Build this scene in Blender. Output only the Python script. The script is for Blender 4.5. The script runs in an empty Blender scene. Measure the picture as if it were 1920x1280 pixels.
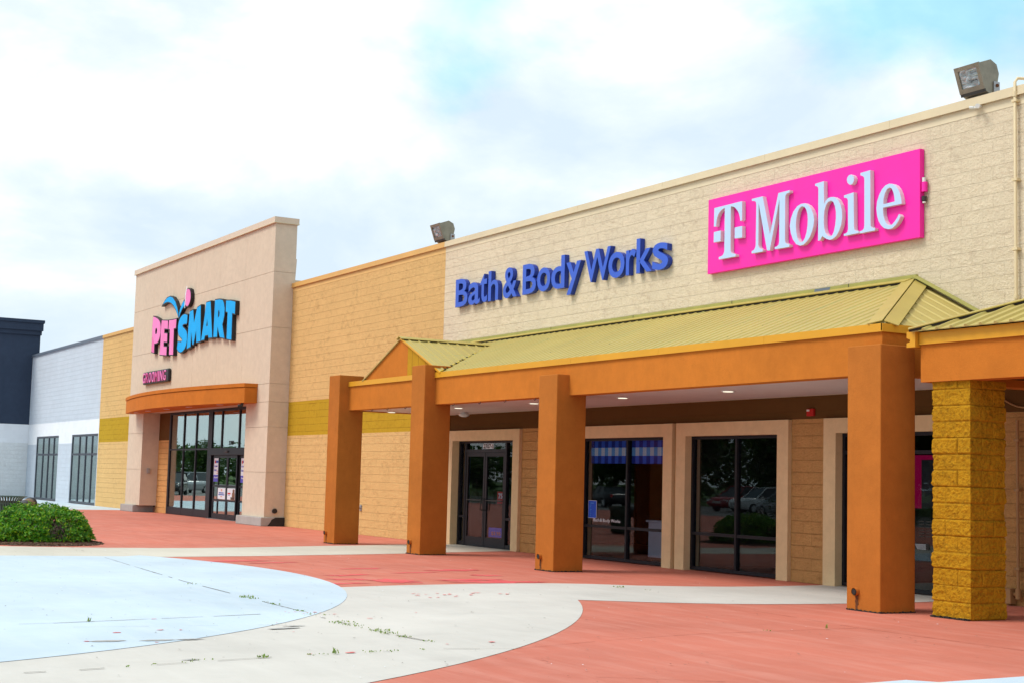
import bpy, bmesh, math, random
from mathutils import Vector, Matrix, noise
rad = math.radians
scene = bpy.context.scene
COL = scene.collection

# ------------------------------------------------------------------ camera
YAW, PITCH, ROLL, FPX = 1.04730, 0.09380, 0.02630, 2761.3
CAM = Vector((0.0, -16.58924, 1.56302))
fw0 = Vector((-math.sin(YAW), math.cos(YAW), 0)); up0 = Vector((0, 0, 1)); rt0 = Vector((math.cos(YAW), math.sin(YAW), 0))
fw = fw0*math.cos(PITCH) + up0*math.sin(PITCH); up = up0*math.cos(PITCH) - fw0*math.sin(PITCH)
rt = rt0*math.cos(ROLL) + up*math.sin(ROLL); up = up*math.cos(ROLL) - rt0*math.sin(ROLL)
cd = bpy.data.cameras.new('camera'); cam = bpy.data.objects.new('camera', cd); COL.objects.link(cam)
cam.matrix_world = Matrix(((rt.x, up.x, -fw.x, CAM.x), (rt.y, up.y, -fw.y, CAM.y), (rt.z, up.z, -fw.z, CAM.z), (0, 0, 0, 1)))
cd.sensor_width = 36.0; cd.lens = FPX/1920*36.0
cd.clip_start = 0.1; cd.clip_end = 3000
scene.camera = cam

# ------------------------------------------------------------------ sky, sun, exposure
SUN_DIR = Vector((-0.30, -0.78, 1.15)).normalized()
elev = math.asin(SUN_DIR.z); azim = math.atan2(SUN_DIR.x, SUN_DIR.y)
world = bpy.data.worlds.new('World'); scene.world = world; world.use_nodes = True
wt = world.node_tree; wt.nodes.clear()
def wn(t, **k):
    n = wt.nodes.new(t)
    for a, b in k.items(): setattr(n, a, b)
    return n
sky = wn('ShaderNodeTexSky', sky_type='NISHITA', sun_disc=False, sun_elevation=elev, sun_rotation=azim)
sky.air_density = 1.0; sky.dust_density = 0.6; sky.ozone_density = 2.0
bg1 = wn('ShaderNodeBackground'); bg1.inputs[1].default_value = 0.13
wt.links.new(sky.outputs[0], bg1.inputs[0])
tc = wn('ShaderNodeTexCoord')
mp = wn('ShaderNodeMapping'); mp.inputs['Scale'].default_value = (1, 1, 1.7); mp.inputs['Location'].default_value = (0.4, 5.2, 2.1)
wt.links.new(tc.outputs['Generated'], mp.inputs[0])
n1 = wn('ShaderNodeTexNoise'); n1.inputs['Scale'].default_value = 3.6; n1.inputs['Detail'].default_value = 7; n1.inputs['Roughness'].default_value = 0.50; n1.inputs['Distortion'].default_value = 0.25
n2 = wn('ShaderNodeTexNoise'); n2.inputs['Scale'].default_value = 4.6; n2.inputs['Detail'].default_value = 8; n2.inputs['Roughness'].default_value = 0.55; n2.inputs['Distortion'].default_value = 0.2
wt.links.new(mp.outputs[0], n1.inputs['Vector'])
mp2 = wn('ShaderNodeMapping'); mp2.inputs['Scale'].default_value = (1, 1, 2.0); mp2.inputs['Location'].default_value = (7.3, 2.2, 1.1)
wt.links.new(tc.outputs['Generated'], mp2.inputs[0]); wt.links.new(mp2.outputs[0], n2.inputs['Vector'])
sz = wn('ShaderNodeSeparateXYZ'); wt.links.new(tc.outputs['Generated'], sz.inputs[0])
mr = wn('ShaderNodeMapRange'); mr.inputs[1].default_value = 0.15; mr.inputs[2].default_value = 0.25; mr.inputs[3].default_value = 0.16; mr.inputs[4].default_value = 0.0; mr.interpolation_type = 'SMOOTHSTEP'
wt.links.new(sz.outputs[2], mr.inputs[0])      # the cloud closes up towards the horizon
ad = wn('ShaderNodeMath'); ad.operation = 'ADD'; wt.links.new(n1.outputs['Fac'], ad.inputs[0]); wt.links.new(mr.outputs[0], ad.inputs[1])
r1 = wn('ShaderNodeValToRGB'); r1.color_ramp.elements[0].position = 0.38; r1.color_ramp.elements[0].color = (0.72, 0.72, 0.72, 1); r1.color_ramp.elements[1].position = 0.51; r1.color_ramp.elements[1].color = (1, 1, 1, 1)
r2 = wn('ShaderNodeValToRGB'); e = r2.color_ramp.elements; e[0].position = 0.40; e[0].color = (0.70, 0.83, 0.94, 1)
e[1].position = 0.60; e[1].color = (1.02, 1.04, 1.05, 1); e2 = e.new(0.505); e2.color = (0.82, 0.925, 0.985, 1)
wt.links.new(ad.outputs[0], r1.inputs[0]); wt.links.new(n2.outputs['Fac'], r2.inputs[0])
bg2 = wn('ShaderNodeBackground'); bg2.inputs[1].default_value = 1.0
r3 = wn('ShaderNodeValToRGB'); r3.color_ramp.elements[0].position = 0.38; r3.color_ramp.elements[0].color = (0.66, 1.08, 1.15, 1); r3.color_ramp.elements[1].position = 0.50; r3.color_ramp.elements[1].color = (1, 1, 1, 1)
wt.links.new(ad.outputs[0], r3.inputs[0])
mm = wn('ShaderNodeMix', data_type='RGBA', blend_type='MULTIPLY'); mm.inputs[0].default_value = 1.0   # thin cloud lets blue sky through
wt.links.new(r2.outputs[0], mm.inputs[6]); wt.links.new(r3.outputs[0], mm.inputs[7]); wt.links.new(mm.outputs[2], bg2.inputs[0])
ms = wn('ShaderNodeMixShader'); wt.links.new(r1.outputs[0], ms.inputs[0]); wt.links.new(bg1.outputs[0], ms.inputs[1]); wt.links.new(bg2.outputs[0], ms.inputs[2])
wo = wn('ShaderNodeOutputWorld'); wt.links.new(ms.outputs[0], wo.inputs[0])
sd = bpy.data.lights.new('sun', 'SUN'); sun = bpy.data.objects.new('sun', sd); COL.objects.link(sun)
sd.energy = 2.45; sd.angle = rad(24); sd.color = (1.0, 0.945, 0.86)
sun.rotation_euler = (-SUN_DIR).to_track_quat('-Z', 'Y').to_euler(); sun.location = (0, -30, 40)
scene.view_settings.view_transform = 'Standard'; scene.view_settings.look = 'None'
scene.view_settings.exposure = 0.10; scene.view_settings.gamma = 1.0
scene.render.engine = 'CYCLES'; scene.cycles.use_denoising = True
scene.cycles.max_bounces = 10; scene.cycles.diffuse_bounces = 2; scene.cycles.transparent_max_bounces = 16

# ------------------------------------------------------------------ materials
class NT:
    def __init__(s, name):
        s.m = bpy.data.materials.new(name); s.m.use_nodes = True; s.t = s.m.node_tree; s.t.nodes.clear()
        s.out = s.n('ShaderNodeOutputMaterial')
    def n(s, t, **k):
        x = s.t.nodes.new(t)
        for a, b in k.items():
            if a in ('op',): x.operation = b
            else: setattr(x, a, b)
        return x
    def l(s, a, b): s.t.links.new(a, b)
    def pos(s, obj=False):
        if obj: return s.n('ShaderNodeTexCoord').outputs['Object']
        return s.n('ShaderNodeNewGeometry').outputs['Position']
    def noise(s, vec, scale, detail=4, rough=0.55, dist=0.0):
        x = s.n('ShaderNodeTexNoise'); x.inputs['Scale'].default_value = scale; x.inputs['Detail'].default_value = detail
        x.inputs['Roughness'].default_value = rough; x.inputs['Distortion'].default_value = dist
        if vec is not None: s.l(vec, x.inputs['Vector'])
        return x.outputs['Fac']
    def scalev(s, vec, v, loc=(0, 0, 0)):
        x = s.n('ShaderNodeMapping'); x.inputs['Scale'].default_value = v; x.inputs['Location'].default_value = loc; s.l(vec, x.inputs[0]); return x.outputs[0]
    def ramp(s, fac, stops):
        x = s.n('ShaderNodeValToRGB'); e = x.color_ramp.elements
        while len(e) < len(stops): e.new(0.5)
        for i, (p, c) in enumerate(stops):
            e[i].position = p; e[i].color = (c[0], c[1], c[2], 1) if isinstance(c, (tuple, list)) else (c, c, c, 1)
        s.l(fac, x.inputs[0]); return x.outputs[0]
    def mix(s, fac, a, b, mode='MIX'):
        x = s.n('ShaderNodeMix', data_type='RGBA', blend_type=mode)
        for v, i in ((fac, 0), (a, 6), (b, 7)):
            if isinstance(v, (int, float)): x.inputs[i].default_value = v
            elif isinstance(v, tuple): x.inputs[i].default_value = (*v, 1)
            else: s.l(v, x.inputs[i])
        return x.outputs[2]
    def math(s, op, a, b=None, clamp=False):
        x = s.n('ShaderNodeMath', op=op); x.use_clamp = clamp
        for i, v in enumerate((a, b)):
            if v is None: continue
            if isinstance(v, (int, float)): x.inputs[i].default_value = v
            else: s.l(v, x.inputs[i])
        return x.outputs[0]
    def bump(s, h, strength, dist, normal=None):
        x = s.n('ShaderNodeBump'); x.inputs['Strength'].default_value = strength; x.inputs['Distance'].default_value = dist
        s.l(h, x.inputs['Height'])
        if normal is not None: s.l(normal, x.inputs['Normal'])
        return x.outputs[0]
    def bsdf(s, col, rough=0.8, normal=None, metal=0.0, spec=0.3):
        x = s.n('ShaderNodeBsdfPrincipled')
        if isinstance(col, tuple): x.inputs['Base Color'].default_value = (*col, 1)
        else: s.l(col, x.inputs['Base Color'])
        if isinstance(rough, (int, float)): x.inputs['Roughness'].default_value = rough
        else: s.l(rough, x.inputs['Roughness'])
        x.inputs['Metallic'].default_value = metal; x.inputs['Specular IOR Level'].default_value = spec
        if normal is not None: s.l(normal, x.inputs['Normal'])
        s.l(x.outputs[0], s.out.inputs[0]); return x
def mul(c, f): return tuple(min(1, v*f) for v in c)

def plain(name, col, rough=0.6, metal=0.0, var=0.08, scale=3.0, spec=0.3, bump=0.0):
    t = NT(name); p = t.pos()
    f = t.noise(p, scale, 5); c = t.mix(t.ramp(f, [(0.3, 0.0), (0.7, 1.0)]), mul(col, 1-var), mul(col, 1+var))
    nrm = t.bump(t.noise(p, 160, 3), bump, 0.004) if bump else None
    t.bsdf(c, rough, nrm, metal, spec); return t.m
def stucco(name, col, var=0.07, streak=0.10, grime=(0.16, 0.09, 0.05)):
    t = NT(name); p = t.pos()
    c = t.mix(t.ramp(t.noise(p, 0.9, 5, 0.6), [(0.3, 0.0), (0.7, 1.0)]), mul(col, 1-var), mul(col, 1+var))
    st = t.ramp(t.noise(t.scalev(p, (3.2, 3.2, 0.45)), 1.3, 6, 0.72, 0.5), [(0.52, 0.0), (0.80, streak)])
    c = t.mix(st, c, mul(col, 0.55))
    sp = t.ramp(t.noise(p, 22, 4, 0.7), [(0.66, 0.0), (0.80, 0.22)]); c = t.mix(sp, c, grime)
    hl = t.n('ShaderNodeTexVoronoi', feature='DISTANCE_TO_EDGE'); hl.inputs['Scale'].default_value = 0.8      # hairline cracks
    wv = t.n('ShaderNodeVectorMath', operation='ADD'); t.l(p, wv.inputs[0]); nz = t.n('ShaderNodeTexNoise'); nz.inputs['Scale'].default_value = 2.5; nz.inputs['Detail'].default_value = 5; t.l(p, nz.inputs['Vector']); t.l(nz.outputs['Color'], wv.inputs[1]); t.l(wv.outputs[0], hl.inputs['Vector'])
    cr = t.math('MULTIPLY', t.math('LESS_THAN', hl.outputs['Distance'], 0.004), t.ramp(t.noise(p, 0.9, 3), [(0.50, 0.0), (0.60, 0.14)])); c = t.mix(cr, c, mul(col, 0.5))
    mot = t.ramp(t.noise(p, 4.5, 7, 0.72), [(0.35, 0.0), (0.65, 1.0)]); c = t.mix(mot, c, t.mix(1.0, c, mul((1, 1, 1), 0.90), 'MULTIPLY'))
    h = t.math('ADD', t.math('MULTIPLY', t.noise(p, 230, 2), 0.6), t.math('ADD', t.noise(p, 45, 4, 0.6), t.math('MULTIPLY', t.noise(p, 7, 4, 0.6), 0.8)))
    t.bsdf(c, 0.9, t.bump(h, 0.45, 0.008), spec=0.15); return t.m
def block(name, col, smooth=False, joint=0.45, dirt_shade=0.35, row=0.2032, bstr=1.0, mort=0.0055):
    t = NT(name); p = t.pos()
    sx = t.n('ShaderNodeSeparateXYZ'); t.l(p, sx.inputs[0]); cx = t.n('ShaderNodeCombineXYZ')
    wob = t.math('MULTIPLY', t.math('SUBTRACT', t.noise(p, 7, 3), 0.5), 0.010 if not smooth else 0.003)
    t.l(t.math('ADD', sx.outputs['X'], sx.outputs['Y']), cx.inputs[0]); t.l(t.math('ADD', sx.outputs['Z'], wob), cx.inputs[1])
    def brick(bw):
        b = t.n('ShaderNodeTexBrick'); t.l(cx.outputs[0], b.inputs['Vector'])
        for k, v in (('Scale', 1.0), ('Mortar Size', mort), ('Mortar Smooth', 0.5), ('Bias', 0.0), ('Brick Width', bw), ('Row Height', row)): b.inputs[k].default_value = v
        b.inputs['Color1'].default_value = (0, 0, 0, 1); b.inputs['Color2'].default_value = (1, 1, 1, 1); return b
    b = brick(2*row); bh = brick(400.0)     # all joints; the bed joints alone
    perb = t.n('ShaderNodeSeparateColor'); t.l(b.outputs['Color'], perb.inputs[0])
    c = t.mix(perb.outputs[0], mul(col, 0.975), mul(col, 1.02))
    c = t.mix(t.ramp(t.noise(p, 0.45, 4, 0.6), [(0.3, 0.0), (0.7, 1.0)]), c, t.mix(1.0, c, mul((1, 1, 1), 0.94), 'MULTIPLY'))
    pr = t.n('ShaderNodeMapping'); pr.inputs['Rotation'].default_value = (0, rad(28), 0); pr.inputs['Scale'].default_value = (1.0, 1.0, 1.5); t.l(p, pr.inputs[0])
    if not smooth:     # chips and grit: each broken face is speckled, some hold grime
        c = t.mix(t.ramp(t.noise(p, 34, 5, 0.75), [(0.48, 0.0), (0.66, 0.42)]), c, (col[0]*0.66, col[1]*0.60, col[2]*0.58))
        c = t.mix(t.ramp(t.noise(p, 27, 4, 0.7), [(0.56, 0.0), (0.70, 0.35)]), c, mul(col, 1.14))
    g = t.ramp(t.noise(pr.outputs[0], 5.0, 8, 0.74, 0.4), [(0.48, 0.0), (0.66, dirt_shade)])  # slanted blotches: dirt, and the shade of the relief put into the colour
    g = t.mix(1.0, g, t.ramp(t.noise(p, 1.1, 3), [(0.40, 0.15), (0.60, 1.0)]), 'MULTIPLY')
    c = t.mix(g, c, (col[0]*0.58, col[1]*0.50, col[2]*0.48))
    bed = t.math('MULTIPLY', bh.outputs['Fac'], t.ramp(t.noise(t.scalev(p, (0.8, 0.8, 5)), 1.9, 5, 0.7), [(0.46, 0.04), (0.64, 0.62)]))
    per = t.math('MULTIPLY', b.outputs['Fac'], t.ramp(t.noise(t.scalev(p, (5, 5, 1)), 1.3, 4, 0.7), [(0.46, 0.0), (0.66, 0.45)]))
    gap = t.math('MULTIPLY', t.math('MAXIMUM', bed, per), joint)
    c = t.mix(gap, c, (col[0]*0.50, col[1]*0.43, col[2]*0.36))
    h = t.math('MULTIPLY', t.math('MAXIMUM', bh.outputs['Fac'], t.math('MULTIPLY', b.outputs['Fac'], 0.55)), -0.75*min(1.0, joint))
    if not smooth:
        face = t.math('SUBTRACT', 1.0, t.math('MULTIPLY', t.math('MAXIMUM', bh.outputs['Fac'], b.outputs['Fac']), 0.6))   # the broken faces swell out between the joints
        off = t.n('ShaderNodeVectorMath', operation='ADD'); t.l(pr.outputs[0], off.inputs[0]); kc = t.n('ShaderNodeCombineXYZ'); t.l(t.math('MULTIPLY', perb.outputs[0], 3.0), kc.inputs[0]); t.l(kc.outputs[0], off.inputs[1])
        rgh = t.math('ADD', t.math('MULTIPLY', t.noise(off.outputs[0], 8.5, 10, 0.74), 1.9), t.math('MULTIPLY', t.noise(p, 40, 5, 0.75), 0.7))
        rgh = t.math('MULTIPLY', rgh, face)
        h = t.math('ADD', h, rgh)
    else:
        h = t.math('ADD', h, t.math('MULTIPLY', t.noise(p, 90, 3), 0.12))
    t.bsdf(c, 0.92, t.bump(h, bstr*(0.85 if not smooth else 0.5), 0.032 if not smooth else 0.012), spec=0.12); return t.m
def paving(name, col, dust, dark, streak=(0.5, 1.0), spot=0.5, alt=None):
    t = NT(name); p = t.pos()
    c = t.mix(t.ramp(t.noise(p, 0.35, 6, 0.62), [(0.32, 0.0), (0.68, 1.0)]), mul(col, 0.86), mul(col, 1.07))
    s = t.ramp(t.noise(t.scalev(p, (0.5, 3.0, 1)), 1.3, 6, 0.65, 0.6), [(0.45, 0.0), (0.80, 0.48)]); c = t.mix(s, c, dust)
    s2 = t.ramp(t.noise(t.scalev(p, (2.2, 0.7, 1), (4, 9, 0)), 1.0, 6, 0.7), [(0.54, 0.0), (0.85, 0.40)]); c = t.mix(s2, c, dark)
    v = t.n('ShaderNodeTexVoronoi'); v.inputs['Scale'].default_value = 3.1; v.inputs['Randomness'].default_value = 1.0
    t.l(t.mix(0.04, p, t.n('ShaderNodeTexNoise').outputs['Color']), v.inputs['Vector'])
    sp = t.math('LESS_THAN', t.math('ADD', v.outputs['Distance'], t.math('MULTIPLY', t.noise(p, 14, 2), 0.10)), 0.088)
    sp = t.math('MULTIPLY', sp, t.math('GREATER_THAN', t.noise(p, 2.3, 2), spot)); c = t.mix(t.math('MULTIPLY', sp, 0.62), c, (0.10, 0.075, 0.055))
    fine = t.ramp(t.noise(p, 38, 4, 0.7), [(0.62, 0.0), (0.78, 0.20)]); c = t.mix(fine, c, dark)
    if alt is not None:
        am = t.ramp(t.noise(t.scalev(p, (1, 1, 1), (2, 5, 0)), 0.8, 5, 0.7), [(0.60, 0.0), (0.66, 0.55)]); c = t.mix(am, c, alt)
    h = t.math('ADD', t.noise(p, 120, 3), t.math('MULTIPLY', t.noise(t.scalev(p, (1, 30, 1)), 2.0, 4), 0.6))
    t.bsdf(c, t.ramp(t.noise(p, 1.5, 4), [(0.3, 0.62), (0.7, 0.88)]), t.bump(h, 0.18, 0.004), spec=0.25); return t.m
def glass(name, tint=(0.9, 0.92, 0.92), r0=0.06, pw=5.0):
    t = NT(name)
    tr = t.n('ShaderNodeBsdfTransparent'); tr.inputs[0].default_value = (*tint, 1)
    gl = t.n('ShaderNodeBsdfGlossy'); gl.inputs['Roughness'].default_value = 0.0; gl.inputs['Color'].default_value = (0.92, 1.0, 0.98, 1)
    lw = t.n('ShaderNodeLayerWeight'); lw.inputs[0].default_value = 0.5
    f = t.math('ADD', t.math('MULTIPLY', t.math('POWER', lw.outputs['Facing'], pw), 1-r0), r0)
    p = t.pos(); t.l(t.bump(t.noise(t.scalev(p, (1, 1, 0.5)), 1.1, 2), 0.05, 0.02), gl.inputs['Normal'])
    mx = t.n('ShaderNodeMixShader'); t.l(f, mx.inputs[0]); t.l(tr.outputs[0], mx.inputs[1]); t.l(gl.outputs[0], mx.inputs[2]); t.l(mx.outputs[0], t.out.inputs[0]); return t.m
def lamp_mat(name, col, strength):
    t = NT(name); e = t.n('ShaderNodeEmission'); e.inputs[0].default_value = (*col, 1); e.inputs[1].default_value = strength; t.l(e.outputs[0], t.out.inputs[0]); return t.m
def leaf_mat(name, cols, sub=0.25):
    t = NT(name); g = t.n('ShaderNodeNewGeometry')
    c = t.ramp(g.outputs['Random Per Island'], [(i/(len(cols)-1), k) for i, k in enumerate(cols)])
    b = t.bsdf(c, 0.42, None, 0, 0.4)
    tl = t.n('ShaderNodeBsdfTranslucent'); t.l(t.mix(1.0, c, (1.0, 1.25, 0.5), 'MULTIPLY'), tl.inputs[0])
    mx = t.n('ShaderNodeMixShader'); mx.inputs[0].default_value = sub; t.l(b.outputs[0], mx.inputs[1]); t.l(tl.outputs[0], mx.inputs[2]); t.l(mx.outputs[0], t.out.inputs[0]); return t.m
def roofing(name, col, alt):
    t = NT(name); p = t.pos()
    c = t.mix(t.ramp(t.noise(p, 0.8, 5), [(0.3, 0.0), (0.7, 1.0)]), mul(col, 0.93), mul(col, 1.05))
    s = t.ramp(t.noise(t.scalev(p, (9, 0.5, 0.5)), 1.0, 4, 0.6), [(0.56, 0.0), (0.70, 0.6)]); c = t.mix(s, c, alt)
    v = t.n('ShaderNodeTexVoronoi'); v.inputs['Scale'].default_value = 4.5; t.l(p, v.inputs['Vector'])
    c = t.mix(t.math('MULTIPLY', t.math('LESS_THAN', v.outputs['Distance'], 0.07), 0.6), c, (0.12, 0.11, 0.05))
    t.bsdf(c, 0.45, t.bump(t.noise(p, 6, 2), 0.05, 0.02), spec=0.35); return t.m

ORANGE = (0.60, 0.185, 0.024)
M = {}
M['orange'] = stucco('orange_stucco', (0.57, 0.178, 0.023), 0.09, 0.14)
M['orange_column'] = stucco('orange_column_stucco', (0.47, 0.15, 0.024), 0.10, 0.2)
M['gold'] = plain('gold_painted_metal', (0.68, 0.325, 0.020), 0.5, var=0.05, scale=1.5)
M['ochre_board'] = stucco('ochre_board', (0.52, 0.27, 0.015), 0.10, 0.3)
M['tan'] = stucco('tan_stucco', (0.69, 0.57, 0.44), 0.03, 0.05, (0.35, 0.25, 0.18))
M['tan_edge'] = plain('tan_painted_flashing', (0.68, 0.55, 0.42), 0.5, var=0.03)
M['surround'] = stucco('tan_surround_stucco', (0.82, 0.575, 0.325), 0.04, 0.08, (0.3, 0.2, 0.13))
M['wall_orange'] = block('orange_split_block', (0.81, 0.52, 0.215), joint=0.26, dirt_shade=0.6, bstr=0.9)
M['wall_cream'] = block('cream_split_block', (0.85, 0.715, 0.525), joint=0.36, dirt_shade=0.44, bstr=0.9)
M['pier'] = block('pier_split_block', (0.80, 0.42, 0.155), joint=0.6, dirt_shade=0.5, bstr=1.3)
M['cream_smooth'] = block('cream_smooth_block', (0.78, 0.665, 0.475), smooth=True, dirt_shade=0.1)
M['orange_smooth'] = block('orange_smooth_block', (0.80, 0.51, 0.205), smooth=True, dirt_shade=0.1)
M['wall_pale'] = block('pale_grey_block', (0.62, 0.68, 0.76), joint=0.2, dirt_shade=0.16, bstr=0.7)
M['wall_offwhite_raised'] = block('off_white_block_raised', (0.80, 0.82, 0.83), joint=0.3, dirt_shade=0.16, bstr=0.7)  # colour raised to make up for the missing sun on this wall
M['wall_white'] = block('white_painted_block', (0.84, 0.86, 0.90), smooth=True, joint=0.12, dirt_shade=0.04)
M['ochre'] = block('ochre_smooth_block', (0.50, 0.305, 0.020), smooth=True, joint=1.4, dirt_shade=0.45, mort=0.012)
M['brown'] = block('brown_painted_block', (0.135, 0.062, 0.018), smooth=True, dirt_shade=0.1)
M['yellow_block'] = None
M['navy'] = stucco('navy_stucco', (0.040, 0.056, 0.092), 0.06, 0.05, (0.03, 0.03, 0.04))
M['coping_cream'] = plain('cream_metal_coping', (0.70, 0.58, 0.39), 0.45, var=0.05, scale=2)
M['coping_orange'] = plain('orange_metal_coping', (0.70, 0.40, 0.12), 0.45, var=0.05, scale=2)
M['coping_slate'] = plain('slate_metal_coping', (0.14, 0.17, 0.22), 0.45, var=0.05)
M['roof'] = roofing('khaki_metal_roof', (0.475, 0.365, 0.105), (0.34, 0.37, 0.14))
M['roof_green'] = plain('olive_metal_flashing', (0.36, 0.34, 0.09), 0.5, var=0.10, scale=2)
M['roof_trim'] = plain('khaki_metal_trim', (0.47, 0.355, 0.085), 0.42, var=0.08, scale=2)
M['yellow_edge'] = plain('yellow_sealed_edge', (0.70, 0.50, 0.03), 0.6, var=0.2, scale=9)
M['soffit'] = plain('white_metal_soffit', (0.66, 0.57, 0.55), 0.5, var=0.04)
M['black_frame'] = plain('dark_bronze_aluminium', (0.016, 0.016, 0.021), 0.45, var=0.1, spec=0.2)
M['slate_frame'] = plain('slate_aluminium', (0.040, 0.046, 0.062), 0.42, var=0.08, spec=0.45)
M['glass'] = glass('store_glass', (0.80, 0.83, 0.88), 0.028)
M['glass_pet'] = glass('greenish_store_glass', (0.62, 0.74, 0.69), 0.20, 3.2)
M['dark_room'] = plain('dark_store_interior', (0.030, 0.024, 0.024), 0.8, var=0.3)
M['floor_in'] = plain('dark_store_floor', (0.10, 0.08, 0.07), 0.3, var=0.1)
M['concrete_base'] = stucco('grey_concrete_plinth', (0.42, 0.40, 0.38), 0.10, 0.25, (0.12, 0.11, 0.10))
M['soot_shade_foam'] = plain('black_soot_shade_foam', (0.035, 0.03, 0.028), 0.9, var=0.3)  # serves soot, foam strips, dark edges and painted pipe-mouth shade
M['red_paint'] = paving('salmon_painted_concrete', (0.57, 0.168, 0.113), (0.68, 0.31, 0.245), (0.40, 0.105, 0.068), spot=0.52)
M['grey_paint'] = paving('pale_grey_concrete', (0.60, 0.56, 0.515), (0.66, 0.62, 0.58), (0.42, 0.39, 0.36), spot=0.50)
M['beige_paint'] = paving('beige_concrete', (0.60, 0.545, 0.46), (0.64, 0.60, 0.53), (0.42, 0.38, 0.31), spot=0.5)
M['blue_paint'] = paving('pale_blue_painted_concrete', (0.535, 0.625, 0.71), (0.61, 0.67, 0.72), (0.50, 0.58, 0.65), spot=0.54)
M['pink_paint'] = paving('fresh_pink_red_paint', (0.72, 0.10, 0.105), (0.70, 0.20, 0.17), (0.60, 0.12, 0.10), spot=0.7)
M['asphalt'] = paving('grey_asphalt', (0.17, 0.165, 0.16), (0.22, 0.215, 0.21), (0.11, 0.105, 0.10), spot=0.6)
M['lawn'] = plain('mown_grass_ground', (0.06, 0.11, 0.02), 0.95, var=0.35, scale=2.5)
M['joint'] = plain('dirty_joint', (0.19, 0.165, 0.13), 0.95, var=0.4, scale=14)
M['red_joint'] = plain('painted_joint', (0.36, 0.085, 0.05), 0.95, var=0.25, scale=14)
M['oil'] = plain('grey_oil_spot', (0.40, 0.385, 0.37), 0.8, var=0.15, scale=14)
M['line_white'] = plain('white_road_paint', (0.75, 0.75, 0.72), 0.7, var=0.08)
M['pink_sign'] = plain('magenta_sign_panel', (1.0, 0.022, 0.40), 0.35, var=0.02)
M['sign_white'] = plain('white_acrylic_face', (0.50, 0.66, 0.90), 0.4, var=0.02)
M['sign_return'] = plain('white_letter_return', (0.78, 0.70, 0.74), 0.4, var=0.03)
M['blue_letter'] = plain('blue_letter_face', (0.042, 0.115, 0.60), 0.4, var=0.03)
M['blue_return'] = plain('dark_blue_return', (0.020, 0.05, 0.34), 0.35, var=0.04)
M['letter_black'] = plain('black_letter_return', (0.022, 0.020, 0.022), 0.45, var=0.1)
M['cyan_face'] = plain('sky_blue_letter_face', (0.005, 0.42, 0.96), 0.5, var=0.10, scale=1.2, spec=0.1)
M['pink_face'] = plain('rose_letter_face', (0.92, 0.23, 0.56), 0.5, var=0.14, scale=1.2)
M['hot_face'] = plain('magenta_letter_face', (0.85, 0.08, 0.36), 0.25, var=0.25, scale=1.6)
M['white_plastic'] = plain('white_plastic', (0.75, 0.74, 0.72), 0.4, var=0.03)
M['grey_metal'] = plain('galvanised_metal', (0.36, 0.36, 0.37), 0.4, metal=0.5, var=0.12)
M['bronze'] = plain('bronze_lamp_housing', (0.25, 0.225, 0.175), 0.38, metal=0.35, var=0.18, scale=6)
M['bronze_dark'] = plain('dark_lamp_base', (0.05, 0.048, 0.045), 0.5, metal=0.3, var=0.2)
M['rust'] = plain('rusty_iron', (0.13, 0.045, 0.015), 0.9, var=0.4, scale=30)
M['cream_pipe'] = plain('cream_painted_conduit', (0.74, 0.60, 0.38), 0.5, var=0.05)
M['brown_pipe'] = plain('brown_painted_conduit', (0.42, 0.22, 0.09), 0.5, var=0.08)
M['red_alarm'] = plain('red_alarm_case', (0.50, 0.015, 0.012), 0.35, var=0.05)
M['downlight'] = lamp_mat('downlight_lens', (1.0, 0.93, 0.72), 1.3)
M['pink_glow'] = lamp_mat('pink_lit_frame', (1.0, 0.005, 0.16), 0.16)
M['green_bin'] = plain('green_painted_steel', (0.060, 0.115, 0.090), 0.5, var=0.12)
M['black_rubber'] = plain('black_plastic', (0.018, 0.020, 0.022), 0.45, var=0.15)
M['tan_wood'] = plain('tan_strap', (0.22, 0.14, 0.08), 0.7, var=0.2)
M['mulch'] = plain('brown_mulch', (0.085, 0.038, 0.022), 0.95, var=0.6, scale=40, bump=1.0)
M['twig'] = plain('bare_brown_twigs', (0.13, 0.09, 0.075), 0.9, var=0.3, scale=20)
M['bark'] = plain('grey_brown_bark', (0.11, 0.085, 0.06), 0.95, var=0.3, scale=8, bump=0.6)
M['bush_leaf'] = leaf_mat('glossy_bush_leaves', [(0.025, 0.11, 0.005), (0.05, 0.20, 0.008), (0.085, 0.28, 0.010), (0.13, 0.36, 0.012), (0.40, 0.48, 0.015)])
M['tree_leaf'] = leaf_mat('tree_leaves', [(0.018, 0.045, 0.010), (0.035, 0.085, 0.016), (0.06, 0.125, 0.022), (0.10, 0.16, 0.03)])
M['weed_leaf'] = leaf_mat('weed_blades', [(0.13, 0.22, 0.03), (0.20, 0.30, 0.05), (0.34, 0.36, 0.10)])
M['paper'] = plain('white_paper', (0.78, 0.80, 0.86), 0.6, var=0.02)
M['ink_blue'] = plain('blue_print', (0.05, 0.09, 0.42), 0.6, var=0.03)
M['ink_purple'] = plain('violet_blue_print', (0.10, 0.09, 0.50), 0.6, var=0.05)
M['ink_red'] = plain('red_print', (0.60, 0.03, 0.03), 0.6, var=0.03)
M['ink_orange'] = plain('orange_print', (0.75, 0.25, 0.12), 0.6, var=0.03)
M['ink_black'] = plain('black_print', (0.02, 0.02, 0.02), 0.6, var=0.03)
M['skin_print'] = plain('brown_photo_print', (0.20, 0.09, 0.05), 0.6, var=0.4, scale=8)
M['blue_panel'] = plain('blue_notice_panel', (0.012, 0.09, 0.62), 0.5, var=0.03)
M['ging_a'] = plain('gingham_navy', (0.010, 0.030, 0.30), 0.7, var=0.05)
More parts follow.
